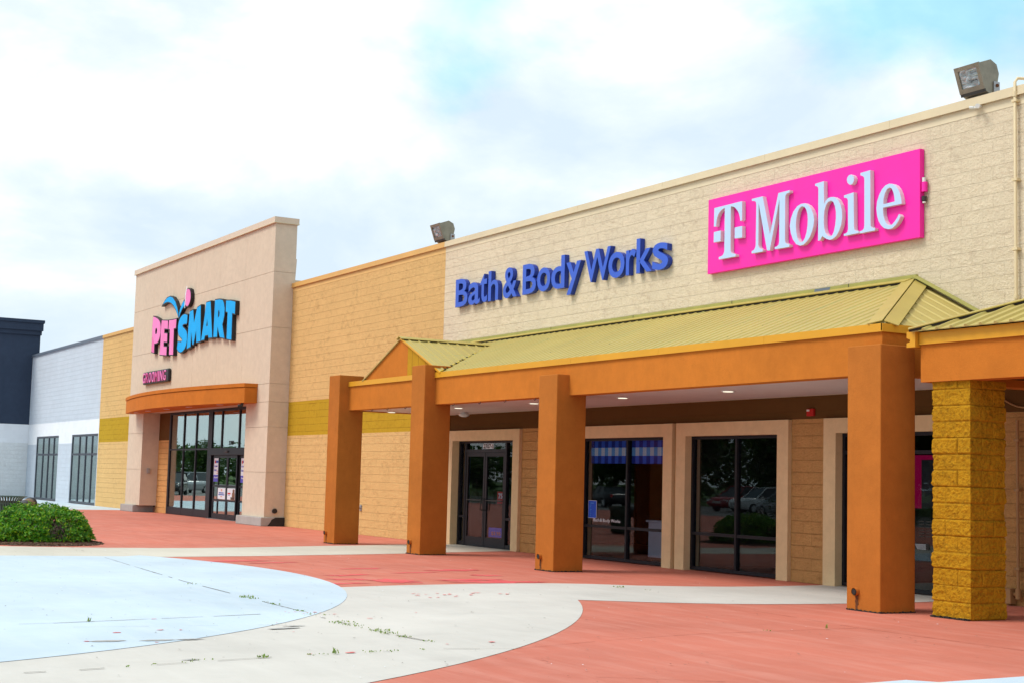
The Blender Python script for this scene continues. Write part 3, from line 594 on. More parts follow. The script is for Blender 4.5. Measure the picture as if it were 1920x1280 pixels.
w = MB(); w.box(-57.5, -42.215, -.70, .10, 9.22, 9.395, M['tan_edge']); w.box(-57.51, -42.205, -.712, .11, 9.205, 9.225, M['coping_cream']); w.build('coping', po)
w = MB(); w.prism([(.06, 7.3), (.10, 8.15), (.06, 8.15)], -57.4, -42.30, M['tan'], 'X'); w.box(-57.4, -42.30, .06, .55, 7.0, 7.5, M['tan']); w.build('back_brace', po)
for x0, x1 in ((-57.66, -55.96), (-44.42, -42.2)): w = MB(); w.box(x0, x1, -.76, .04, 0, .27, M['concrete_base'], .02); pl = w.build('plinth', pt)
w = MB(); w.poly([(-42.196, y, z) for y, z in ((-.55, .01), (.0, .01), (.02, .26), (-.1, .266), (-.3, .262), (-.42, .2), (-.46, .12))], M['soot_shade_foam']); w.build('soot_stain', pl)
w = MB(); w.tube([(-42.31, -.32, .46), (-42.20, -.32, .46)], .075, M['bronze_dark'], 14); w.tube([(-42.20, -.32, .46), (-42.195, -.32, .46)], .05, M['soot_shade_foam'], 14); w.build('overflow_pipe', pt)  # black end disc: the shade in the pipe mouth put into the colour
# glazed front of the pet store
f = MB(); mf = M['black_frame']; zt = 3.735
for a, b in ((-54.21, -54.05), (-52.515, -52.425), (-51.095, -51.005), (-49.72, -49.30), (-44.36, -44.22)): f.box(a, b, 0, .12, .01, zt, mf)
for a, b in ((-48.365, -48.275), (-46.635, -46.545)): f.box(a, b, .003, .117, 2.39, zt, mf)
for a, b in ((-54.05, -52.515), (-52.425, -51.095), (-51.005, -49.72)):
    f.box(a, b, .004, .116, .01, .27, mf); f.box(a, b, .004, .116, 2.345, 2.40, mf); f.box(a, b, .004, .116, 3.66, zt, mf)
f.box(-49.30, -44.36, .004, .116, 3.66, 3.733, mf)
po2 = f.build('window', pt); gm = MB(); gm.box(-54.1, -49.5, .032, .040, .2, 3.70, M['glass_pet']); gm.build('pane', po2); gm = MB(); gm.box(-49.4, -44.3, .032, .040, 2.37, 3.70, M['glass_pet']); gm.build('pane', po2)
f = MB(); f.box(-49.30, -44.36, -.10, .05, 2.16, 2.40, mf, .01); f.box(-47.55, -47.25, -.14, -.09, 2.24, 2.31, M['bronze_dark'], .02); f.build('door_operator', pt)
def slide_leaf(x0, x1, y, z0=.03, z1=2.155):
    d = MB(); st = .07
    for a, b in ((x0, x0+st), (x1-st, x1)): d.box(a, b, y, y+.05, z0, z1, mf)
    for a, b in ((z0, .19), (.61, .67), (1.085, 1.155), (2.07, z1)): d.box(x0+st, x1-st, y+.002, y+.048, a, b, mf)
    o = d.build('door', pt); gm = MB(); gm.box(x0+st, x1-st, y+.02, y+.028, .18, 2.08, M['glass_pet']); gm.build('pane', o); return o
slide_leaf(-49.08, -48.40, .03); slide_leaf(-48.42, -47.50, -.03); slide_leaf(-47.49, -46.55, -.03); slide_leaf(-46.5, -44.5, .03)
f = MB(); f.box(-49.3, -44.4, -.1, .1, .004, .012, M['grey_metal']); f.build('threshold', pt)
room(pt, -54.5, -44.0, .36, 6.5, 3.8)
w = MB(); w.box(-55.6, -43.9, .062, .47, 3.74, 4.3, M['dark_room']); w.build('header_light_stop', pt)  # added box, closes a gap that let sky light in above the glass
# curved canopy over the pet store entrance
def bow(off=0.0):
    n = 24; pts = []
    for i in range(n+1):
        t = i/n; x = -56.5 + off + (13.22-2*off)*t; yy = -1.05-.74*math.sin(math.pi*t)**.9 + off
        pts.append((x, yy))
    return pts
w = MB(); b0 = bow(); w.prism([(-43.28, -.63), (-56.5, -.63)] + b0, 3.73, 4.20, M['orange'], 'Z'); ec = w.build('entrance_canopy', pt); ec['label'] = 'curved orange stucco canopy'
w = MB(); b1 = [(x, y-.025) for x, y in b0]; w.prism([(-43.255, -.64), (-56.525, -.64)] + [(b1[0][0]-.025, b1[0][1])] + b1 + [(b1[-1][0]+.025, b1[-1][1])], 4.215, 4.33, M['orange'], 'Z'); w.build('canopy_edge', ec)
for x, y in ((-55.0, -1.05), (-53.0, -1.2), (-50.6, -1.25), (-48.1, -1.25), (-45.4, -1.1)): w = MB(); w.tube([(x, y, 3.731), (x, y, 3.722)], .11, M['white_plastic'], 16); w.build('recessed_light', ec)
w = MB(); w.tube([(-43.6, -1.0, 3.73), (-43.6, -1.0, 3.66), (-43.65, -1.12, 3.63)], .05, M['bronze_dark'], 10); w.build('camera_eye', ec)
w = MB(); w.box(-55.503, -55.42, -.41, -.30, 1.47, 1.66, M['grey_metal'], .01); tag(w.build('junction_box'), 'small grey weatherproof box on the inner side of the tan portal leg', 'junction box')

# --- pale grey shop
gs = thing('store_building', (-71.4, 0, 0), 'pale grey block store with two tall dark-framed windows and white band', 'store')
w = MB(); w.box(-79.5, -64.422, 0, .35, 3.775, WT, M['wall_pale']); w.build('upper_wall', gs)
for a, b in ((-79.5, -76.44), (-71.73, -69.16), (-64.5, -64.422)): w = MB(); w.box(a, b, 0, .35, 0, 2.74, M['wall_pale']); w.build('lower_wall', gs)
w = MB(); w.box(-79.5, -64.422, .004, .35, 3.13, 3.775, M['wall_white'])
for a, b in ((-79.5, -76.44), (-71.73, -69.16), (-64.5, -64.422)): w.box(a, b, .004, .35, 2.74, 3.13, M['wall_white'])
w.build('band', gs)['label'] = 'smooth white painted band'
w = MB(); coping(w, -79.5, -64.422, M['coping_slate']); w.build('coping', gs)
w = MB(); w.box(-79.5, -64.43, .35, 9.0, 6.9, 7.1, M['grey_metal']); w.build('roof', gs)
window_unit(gs, -76.44, -71.73, .02, 3.13, .02, [-75.03, -73.87, -72.77], [2.23], M['slate_frame'], M['glass_pet'], .06, .10)
window_unit(gs, -69.16, -64.5, .02, 3.13, .02, [-67.79, -66.66, -65.57], [2.23], M['slate_frame'], M['glass_pet'], .06, .10)
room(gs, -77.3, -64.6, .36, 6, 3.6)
# --- navy anchor store standing forward at the left
nv = thing('store_building', (-86, -2, 0), 'dark navy stucco store standing forward at the far left', 'store')
w = MB(); w.box(-96, -78.4, -4.6, .33, 3.78, 9.15, M['navy']); w.build('wall', nv)
w = MB(); w.box(-96, -78.395, -4.605, -.002, 2.82, 3.78, M['wall_white']); w.build('band', nv)
w = MB(); w.box(-96, -78.405, -4.595, -.003, 0, 2.82, M['wall_offwhite_raised']); w.build('base_wall', nv)
w = MB(); w.box(-96.2, -78.3, -4.7, .37, 8.40, 8.62, M['navy']); w.box(-96.3, -78.2, -4.8, .42, 8.62, 9.0, M['navy']); w.box(-96.35, -78.13, -4.9, .47, 9.0, 9.17, M['navy'], .02); w.build('cornice', nv)
# ------------------------------------------------------------------ walkway canopy
cp = thing('walkway_canopy', (-23, -1.4, 0), 'orange walkway canopy on four square columns with a khaki ribbed metal roof', 'canopy')
CX = [(-31.495, 3.892), (-27.108, 3.892), (-21.937, 3.445), (-14.027, 3.445)]; CW = .613; CY0, CY1 = -2.988, -2.375
for x, zt in CX:
    w = MB(); w.box(x-CW, x, CY0, CY1, .004, zt, M['orange_column'], .012); c = w.build('column', cp)
    px = x-.42 if x > -30 else x-.46
    s = MB(); s.tube([(px, CY0+.03, .25), (px, CY0-.055, .245)], [.05, .05], M['orange_column'], 14, False); s.tube([(px, CY0+.03, .25), (px, CY0-.056, .245)], [.038, .038], M['soot_shade_foam'], 14)  # black plug paints the dark of the open spout bore
    st = blob(px, .125, .030, .12, 0, .45, 22, int(-x)); s.poly([(a, CY0-.0025, max(.008, b)) for a, b in st], M['rust'])
    s.build('drain_spout', c)
    s = MB(); n = 26; rr = random.Random(int(x))
    for i in range(n):
        a = x-CW+CW*i/n; s.box(a, a+CW/n, CY0-.006-rr.random()*.012, CY0+.02, .002, .006+rr.random()*.022, M['soot_shade_foam'])
        b = CY0+(CY1-CY0)*i/n; s.box(x-.02, x+.004+rr.random()*.012, b, b+CW/n, .002, .006+rr.random()*.018, M['soot_shade_foam'])
    s.build('base_dark_edge', c)  # ragged dark edge along the foot of the column
BY = -2.735
w = MB()
edges = [-31.8, -27.4, -22.3, -14.26]
w.box(-32.0, -14.262, BY, -2.46, 3.083, 3.70, M['orange']); w.box(-14.54, -14.26, BY+.003, -.003, 3.085, 3.698, M['orange'])
w.box(-32.02, -31.84, -2.4, -.003, 3.09, 3.70, M['orange']); w.build('beam', cp)
w = MB()
def band(x0, x1, step):
    x = x0
    while x < x1-.01:
        e = min(x1, x+step); w.box(x+.0025, e-.0025, BY-.028, BY-.004, 3.64, 3.742, M['gold']); w.box(x+.0025, e-.0025, BY-.035, BY-.02, 3.632, 3.645, M['gold']); x = e
band(-31.5, -27.72, 2.6); band(-27.108, -14.235, 2.62)
w.box(-14.258, -14.232, BY-.028, -.004, 3.641, 3.741, M['gold']); w.box(-14.23, -14.224, BY-.034, -.004, 3.632, 3.645, M['gold']); w.build('fascia', cp)
w = MB(); y = -2.46
while y < .03:
    e = min(.05, y+.155); w.box(-31.85, -14.54, y, e-.022, 3.105, 3.14, M['soffit']); y += .155
w.box(-31.85, -14.54, -2.46, .05, 3.118, 3.16, M['soffit']); w.build('soffit', cp)
for x in (-31.66, -28.29, -25.10, -21.99, -18.96, -15.9):
    w = MB(); n = 20; vo = [(x+.115*math.cos(2*math.pi*i/n), -1.56+.115*math.sin(2*math.pi*i/n)) for i in range(n)]
    w.prism(vo, 3.095, 3.106, M['white_plastic'], 'Z'); dl = w.build('downlight', cp)
    l = MB(); l.tube([(x, -1.56, 3.0949), (x, -1.56, 3.088)], .085, M['downlight'], 20); l.build('lens', dl)
for x in (-30.2, -29.4, -28.5, -26.3, -25.2, -24.2, -23.1):
    w = MB(); w.tube([(x, -2.72, 3.083), (x, -2.72, 3.05), (x, -2.745, 3.035), (x, -2.765, 3.05)], .007, M['bronze_dark'], 6); w.build('hook', cp)
# roof
EV = (-2.745, 3.722); RD = (-.03, 4.765)
def zr(y): return EV[1] + (y-EV[0])/(RD[0]-EV[0])*(RD[1]-EV[1])
HB, HT = -14.262, -16.34
rf = MB()
def slab(pts, nrm, m, t=.02):
    n = Vector(nrm).normalized()*t; k = len(pts); vs = [Vector(p) for p in pts]+[Vector(p)-n for p in pts]
    rf.add(vs, [list(range(k)), list(range(k, 2*k))[::-1]]+[[i, (i+1) % k, k+(i+1) % k, k+i] for i in range(k)], m)
SN = Vector((0, -(RD[1]-EV[1]), RD[0]-EV[0])).normalized()
slab([(-30.75, EV[0], EV[1]), (HB, EV[0], EV[1]), (HT, RD[0], RD[1]), (-30.75, RD[0], RD[1])], SN, M['roof'])
slab([(HB, EV[0], EV[1]), (HB, -.0, EV[1]), (HT, RD[0]+.03, RD[1])], ((RD[1]-EV[1]), 0, HB-HT), M['roof'])
def rib(mb, p0, p1, nrm, m, w=.030, h=.014, top=.014):
    p0, p1 = Vector(p0), Vector(p1); n = Vector(nrm).normalized(); d = (p1-p0).normalized(); s = d.cross(n)
    vs = []
    for p in (p0, p1): vs += [p-s*w-n*.002, p+s*w-n*.002, p+s*top+n*h, p-s*top+n*h]
    mb.add(vs, [(0, 3, 2, 1), (4, 5, 6, 7), (1, 2, 6, 5), (2, 3, 7, 6), (3, 0, 4, 7)], m)
x = -30.6
while x < HB-.05:
    ye = RD[0]-.02 if x < HT else EV[0] + (HB-x)/(HB-HT)*(RD[0]-EV[0])-.04
    if ye > EV[0]+.06: rib(rf, (x, EV[0]+.002, zr(EV[0]+.002)), (x, ye, zr(ye)), SN, M['roof'])
    x += .235
hn = Vector(((RD[1]-EV[1]), 0, HB-HT)).normalized()
y = -2.6
while y < -.08:
    t = (y-EV[0])/(RD[0]-EV[0]); xt = HB+(HT-HB)*t
    if HB-xt > .1: rib(rf, (HB+.002, y, EV[1]), (xt+.03, y, EV[1]+(HB-xt-.03)/(HB-HT)*(RD[1]-EV[1])), hn, M['roof'])
    y += .30
# cross gable between the first two columns
GA, GZ, GY = -28.8, 4.565, -2.775; GE = 1.93; GB = -.50
gn = Vector((GZ-3.735, 0, GE)).normalized(); gl = Vector((-(GZ-3.735), 0, GE)).normalized()
slab([(GA, GY, GZ), (GA+GE, GY, 3.735), (GA, GB, GZ)], gn, M['roof']); slab([(GA, GY, GZ), (GA, GB, GZ), (GA-GE, GY, 3.735)], gl, M['roof'])
y = GY+.16
while y < GB-.1:
    k = 1-(y-GY)/(GB-GY)
    rib(rf, (GA, y, GZ), (GA+GE*k, y, GZ-(GZ-3.735)*k), gn, M['roof'], .024, .02); rib(rf, (GA, y, GZ), (GA-GE*k, y, GZ-(GZ-3.735)*k), gl, M['roof'], .024, .02); y += .235
ro = rf.build('roof', cp, fixn=True)
def strip(mb, a, b, wid, nrm, lift, m, t=.012):    # flashing: a flat strip along a..b widened to one side (vector wid)
    a, b, wv, n = Vector(a), Vector(b), Vector(wid), Vector(nrm).normalized()
    lo = [a+n*lift, b+n*lift, b+wv+n*lift, a+wv+n*lift]; hi = [p+n*t for p in lo]; mb.hexa(lo, hi, m)
w = MB(); dn = Vector((0, EV[0]-RD[0], EV[1]-RD[1])).normalized()
strip(w, (-30.5, RD[0], RD[1]), (HT-.05, RD[0], RD[1]), dn*.17, SN, .040, M['roof_trim']); strip(w, Vector((-30.5, RD[0], RD[1]))+dn*.145, Vector((HT-.1, RD[0], RD[1]))+dn*.145, dn*.012, SN, .002, M['soot_shade_foam'], .034); w.box(-31.6, HT+.03, -.045, -.002, 4.70, 4.865, M['roof_green'])
for x in (-27.0, -23.9, -20.8, -17.8): w.box(x, x+.012, -.049, -.04, 4.71, 4.868, M['bronze_dark'])
w.poly([(-18.62, -.0475, 4.80), (-18.25, -.0475, 4.80), (-18.22, -.0475, 4.86), (-18.60, -.0475, 4.86)], M['coping_slate'])
w.build('ridge_flashing', ro)
w = MB(); ed = Vector((HB-HT, EV[0]-RD[0], EV[1]-RD[1])).normalized()
sd1 = ed.cross(SN); sd1 = sd1 if sd1.x < 0 else -sd1; sd2 = ed.cross(hn); sd2 = sd2 if sd2.y > 0 else -sd2
a, b = Vector((HB, EV[0], EV[1])), Vector((HT, RD[0], RD[1])); a = a.lerp(b, .03)
strip(w, a, b, sd1*.20, SN, .030, M['roof_trim']); strip(w, a, b, sd2*.20, hn, .030, M['roof_trim'])
w.build('hip_cap', ro)
w = MB(); strip(w, (HT+.02, -.012, RD[1]+.05), (HB, -.012, EV[1]+.03), Vector((0, -.16, 0)), hn, .02, M['roof_green']); w.build('wall_flashing', ro)
w = MB(); strip(w, (GA, GY-.03, GZ), (GA, GB+.25, GZ), Vector((gn.z, 0, -gn.x))*.13, gn, .026, M['roof_trim']); strip(w, (GA, GY-.03, GZ), (GA, GB+.25, GZ), -Vector((gl.z, 0, -gl.x))*.13, gl, .026, M['roof_trim']); strip(w, Vector((GA, GY, GZ))+Vector((gn.z, 0, -gn.x))*.11, Vector((GA, GB, GZ))+Vector((gn.z, 0, -gn.x))*.11, Vector((gn.z, 0, -gn.x))*.01, gn, .002, M['soot_shade_foam'], .022); w.build('gable_ridge_cap', ro)
w = MB()
vd = Vector((GA+GE, GY, 3.735))-Vector((GA, GB, GZ)); a = Vector((GA, GB, GZ)); L = 24
for i in range(L):
    p = a+vd*(i/L); q = a+vd*((i+.85+.15*R.random())/L); strip(w, p, q, Vector((-.035-.02*R.random(), 0, .0)), gn, .006, M['yellow_edge'], .01)
    if R.random() < .5: w.box(p.x-.03, p.x+.01, p.y-.01, p.y+.03, p.z, p.z+.03, M['bronze_dark'])
w.build('valley_flashing', ro)
w = MB(); zf = lambda x: GZ-.03-(abs(x-GA)/GE)*(GZ-3.735); xb = -28.47
w.prism([(GA-GE+.03, 3.71), (xb, 3.71), (xb, zf(xb)), (GA, zf(GA)), (GA-GE+.03, 3.715)], -2.735, -2.70, M['orange'], 'Y'); w.prism([(xb, 3.71), (GA+GE-.03, 3.71), (GA+GE-.03, 3.715), (xb, zf(xb))], -2.733, -2.70, M['ochre_board'], 'Y')
for x in (-28.25, -27.95, -27.6): w.box(x-.003, x+.003, -2.7345, -2.732, 3.715, zf(x)-.01, M['rust'])
w.build('gable_wall', cp)['label'] = 'gable painted orange with an ochre right edge'
w = MB(); ln = (Vector((GA+GE, 0, 3.735))-Vector((GA, 0, GZ))).normalized()
strip(w, (GA, GY-.004, GZ-.025), (GA+GE, GY-.004, 3.71), Vector((0, .03, 0)), gn, 0, M['gold'], .03); w.build('gable_trim', cp)
w = MB(); w.tube([(-30.0, -.5, 3.105), (-30.0, -.5, 3.06)], .10, M['white_plastic'], 16); w.tube([(-30.0, -.5, 3.06), (-30.0, -.5, 3.02), (-30.0, -.5, 2.99)], [.13, .12, .05], M['lens'], 16)
tag(w.build('ceiling_lamp'), 'round jelly-jar lamp hanging from the soffit beside the left shop door', 'lamp')

# ------------------------------------------------------------------ second canopy at the right edge
c2 = thing('walkway_canopy', (-12, -1.3, 0), 'orange canopy at the right edge resting on a mustard split-block column', 'canopy')
w = MB(); X0 = -13.70
w.box(X0, 8, -2.61, -2.33, 2.952, 3.56, M['orange']); w.box(X0+.003, X0+.28, -2.33, -.003, 2.954, 3.558, M['orange']); w.build('beam', c2)
w = MB(); x = X0
while x < 8:
    e = min(8, x+3.1); w.box(x+.002, e-.002, -2.64, -2.58, 3.44, 3.585, M['gold']); w.box(x+.002, e-.002, -2.648, -2.63, 3.43, 3.444, M['gold']); x = e
w.build('fascia', c2)
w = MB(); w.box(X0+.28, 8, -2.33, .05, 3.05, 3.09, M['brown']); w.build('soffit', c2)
w = MB()
w.prism([(-13.86, 3.52), (-13.86, 3.60), (-13.71, 3.60), (-13.71, 3.40), (-13.86, 3.40), (-13.86, 3.455), (-13.80, 3.47), (-13.80, 3.50)], -2.70, -.02, M['gold'], 'Y'); w.build('gutter', c2)
w = MB(); w.prism([(-13.62, 2.95), (-13.50, 2.95), (-13.44, 2.85), (-13.44, 2.78), (-13.62, 2.88)], -2.2, -2.1, M['gold'], 'Y'); w.build('downspout', c2)
rf = MB(); E2 = (-2.72, 3.60); SL = .375
def z2(y): return E2[1]+(y-E2[0])*SL
n2 = Vector((0, -SL, 1)).normalized(); hx0 = -13.76
slab([(hx0, E2[0], E2[1]), (8, E2[0], E2[1]), (8, -.02, z2(-.02)), (hx0+2.70, -.02, z2(-.02))], n2, M['roof'], .012)
slab([(hx0, E2[0], E2[1]), (hx0+2.70, -.02, z2(-.02)), (hx0, -.02, E2[1])], (-SL, 0, 1), M['roof'], .012)
x = hx0+.22
while x < 7.9:
    ye = min(-.03, E2[0]+(x-hx0)-.03)
    if ye > E2[0]+.05: rib(rf, (x, E2[0]-.012, z2(E2[0]-.012)), (x, ye, z2(ye)), n2, M['roof'], .034, .028, .016)
    x += .235
r2o = rf.build('roof', c2)
w = MB(); a, b = Vector((hx0-.02, E2[0]-.02, E2[1])), Vector((hx0+2.7, -.02, z2(-.02))); hd = (b-a).normalized()
s1 = hd.cross(n2); s1 = s1 if s1.x > 0 else -s1; m2 = Vector((-SL, 0, 1)).normalized(); s2 = hd.cross(m2); s2 = s2 if s2.x < 0 else -s2
strip(w, a, b, s1*.10, n2, .034, M['roof_trim']); strip(w, a, b, s2*.12, m2, .034, M['roof_trim']); strip(w, a+s1*.08, b+s1*.08, s1*.01, n2, .002, M['soot_shade_foam'], .030); w.build('hip_cap', r2o)
# mustard column: every block face really is broken stone, every joint really is recessed
def split_column(x1, y0, wd, z1, m, row=.2035):
    mb = MB(); x0 = x1-wd; y1 = y0+wd; st = .0115
    nz = int(z1/st); per = [(x0, y0, 1, 0), (x1, y0, 0, 1), (x1, y1, -1, 0), (x0, y1, 0, -1)]; nn = int(wd/st); ring = []
    for fi, (ax, ay, dx, dy) in enumerate(per):
        for k in range(nn): ring.append((fi, k/nn*wd, ax+dx*k/nn*wd, ay+dy*k/nn*wd))
    NR = len(ring)
    for j in range(nz+1):
        z = z1*j/nz; course = int(z/row); inz = z-course*row; top = min(inz, row-inz)
        for fi, u, px, py in ring:
            nx, ny = [(0, -1), (1, 0), (0, 1), (-1, 0)][fi]
            cut = [.405, .203, .405, .203][(course+fi) % 4] if fi % 2 == 0 else [.203, .405][course % 2]
            cell = course*8+fi*2+(1 if u > cut else 0)
            edge = min(top, abs(u-cut) if course % 3 else 9); ce = min(u, wd-u)
            q = Vector((px*5.5, py*5.5, z*5.5+cell*3.1))
            d = .010*noise.fractal(q, 0.7, 2.1, 5) - .012*(noise.turbulence(Vector((px*9, py*9, z*9+cell)), 4, True)-.45) + .005*noise.fractal(Vector((px*26, py*26, z*30)), 0.6, 2.0, 3) + .005*math.sin(cell*12.9)
            fade = min(1, edge/.022); d = d*fade + .006*fade - .010*(1-min(1, edge/.009))
            if ce < .012 and fi: pass
            k = max(0, 1-ce/.02)
            ox, oy = nx*d, ny*d
            if u < .001:      # corner vertex: both normals
                pnx, pny = [(0, -1), (1, 0), (0, 1), (-1, 0)][fi-1]; ox += pnx*d; oy += pny*d
            mb.v.append((px+ox, py+oy, z))
    kk = mb.mat(m)
    for j in range(nz):
        for i in range(NR): mb.f.append([j*NR+i, j*NR+(i+1) % NR, (j+1)*NR+(i+1) % NR, (j+1)*NR+i]); mb.mi.append(kk); mb.sm.append(False)
    mb.f.append([nz*NR+i for i in range(NR)]); mb.mi.append(kk); mb.sm.append(False); return mb
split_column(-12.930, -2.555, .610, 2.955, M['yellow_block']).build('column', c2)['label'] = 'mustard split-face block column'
w = MB(); rr = random.Random(5)
for i in range(40):
    a = -13.54+.61*i/40; w.box(a, a+.61/40, -2.60-rr.random()*.02, -2.53, .002, .006+rr.random()*.02, M['soot_shade_foam'])
w.build('base_dark_edge', c2)  # ragged dark edge along the column's front foot

# ------------------------------------------------------------------ signs
TM = {"T":[[[-21.169,6.594],[-20.372,6.603],[-20.367,6.262],[-20.416,6.252],[-20.43,6.317],[-20.455,6.387],[-20.494,6.446],[-20.546,6.496],[-20.599,6.532],[-20.666,6.553],[-20.691,6.549],[-20.683,5.754],[-20.675,5.723],[-20.64,5.694],[-20.536,5.672],[-20.535,5.63],[-21.018,5.63],[-21.019,5.673],[-20.945,5.682],[-20.898,5.701],[-20.869,5.74],[-20.861,5.776],[-20.863,6.555],[-20.924,6.54],[-20.982,6.518],[-21.039,6.471],[-21.077,6.415],[-21.099,6.344],[-21.112,6.248],[-21.175,6.254]]],"Tl":[[[-21.173,6.152],[-20.974,6.156],[-20.974,5.96],[-21.175,5.961]]],"Tr":[[[-20.573,6.154],[-20.363,6.155],[-20.36,5.947],[-20.573,5.957]]],"M":[[[-20.102,6.6],[-19.808,6.602],[-19.602,5.901],[-19.392,6.594],[-19.102,6.6],[-19.101,6.56],[-19.167,6.553],[-19.206,6.524],[-19.212,6.473],[-19.208,5.757],[-19.195,5.704],[-19.146,5.677],[-19.095,5.665],[-19.095,5.623],[-19.475,5.627],[-19.475,5.664],[-19.414,5.67],[-19.371,5.697],[-19.358,5.753],[-19.361,6.484],[-19.606,5.622],[-19.677,5.631],[-19.915,6.498],[-19.912,5.754],[-19.884,5.703],[-19.847,5.677],[-19.793,5.663],[-19.793,5.627],[-20.091,5.628],[-20.092,5.67],[-20.037,5.681],[-20.001,5.712],[-19.984,5.751],[-19.978,6.472],[-19.988,6.521],[-20.015,6.549],[-20.098,6.564]]],"o":[[[-19.088,5.978],[-19.061,6.103],[-18.999,6.212],[-18.905,6.29],[-18.811,6.318],[-18.709,6.314],[-18.615,6.262],[-18.545,6.183],[-18.497,6.086],[-18.481,6.0],[-18.492,5.907],[-18.525,5.816],[-18.578,5.728],[-18.647,5.663],[-18.732,5.616],[-18.826,5.609],[-18.921,5.645],[-19.001,5.73],[-19.058,5.845]],[[-18.933,5.999],[-18.918,6.104],[-18.888,6.196],[-18.841,6.253],[-18.779,6.274],[-18.716,6.251],[-18.672,6.196],[-18.644,6.118],[-18.636,6.022],[-18.642,5.917],[-18.664,5.814],[-18.702,5.723],[-18.748,5.676],[-18.795,5.658],[-18.842,5.678],[-18.89,5.748],[-18.918,5.847],[-18.932,5.924]]],"b":[[[-18.46,6.604],[-18.247,6.616],[-18.24,6.219],[-18.21,6.265],[-18.151,6.313],[-18.076,6.322],[-18.001,6.311],[-17.912,6.256],[-17.845,6.158],[-17.811,6.05],[-17.807,5.936],[-17.828,5.826],[-17.879,5.73],[-17.944,5.656],[-18.025,5.62],[-18.1,5.614],[-18.175,5.639],[-18.235,5.673],[-18.277,5.699],[-18.333,5.634],[-18.378,5.634],[-18.379,6.501],[-18.387,6.534],[-18.418,6.558],[-18.459,6.569]],[[-18.241,6.018],[-18.231,6.111],[-18.195,6.2],[-18.143,6.249],[-18.075,6.263],[-18.023,6.236],[-17.978,6.157],[-17.955,6.06],[-17.954,5.946],[-17.971,5.835],[-17.997,5.745],[-18.033,5.688],[-18.085,5.666],[-18.145,5.687],[-18.198,5.741],[-18.229,5.818],[-18.24,5.914]]],"i":[[[-17.766,6.3],[-17.542,6.317],[-17.531,5.754],[-17.524,5.708],[-17.495,5.683],[-17.431,5.67],[-17.424,5.638],[-17.764,5.634],[-17.764,5.668],[-17.718,5.672],[-17.682,5.688],[-17.668,5.732],[-17.675,6.204],[-17.686,6.231],[-17.715,6.253],[-17.763,6.261]]],"dot":[[[-17.702,6.548],[-17.688,6.586],[-17.652,6.616],[-17.601,6.617],[-17.558,6.59],[-17.536,6.546],[-17.54,6.505],[-17.564,6.468],[-17.607,6.45],[-17.651,6.465],[-17.687,6.499]]],"l":[[[-17.389,6.607],[-17.166,6.616],[-17.159,5.774],[-17.155,5.714],[-17.124,5.681],[-17.062,5.669],[-17.062,5.631],[-17.4,5.628],[-17.4,5.661],[-17.341,5.668],[-17.306,5.694],[-17.296,5.743],[-17.3,6.472],[-17.306,6.518],[-17.332,6.546],[-17.389,6.568]]],"e":[[[-16.878,5.969],[-16.481,5.971],[-16.488,6.034],[-16.514,6.126],[-16.555,6.211],[-16.615,6.28],[-16.682,6.316],[-16.75,6.33],[-16.831,6.315],[-16.906,6.267],[-16.967,6.187],[-17.015,6.084],[-17.029,5.976],[-17.014,5.864],[-16.98,5.769],[-16.924,5.692],[-16.856,5.638],[-16.774,5.612],[-16.694,5.611],[-16.613,5.649],[-16.553,5.705],[-16.504,5.776],[-16.54,5.818],[-16.574,5.767],[-16.627,5.715],[-16.687,5.674],[-16.748,5.668],[-16.795,5.694],[-16.843,5.76],[-16.873,5.844],[-16.884,5.935]],[[-16.878,6.022],[-16.871,6.112],[-16.844,6.188],[-16.797,6.25],[-16.743,6.268],[-16.695,6.244],[-16.655,6.168],[-16.638,6.096],[-16.63,6.029]]]}
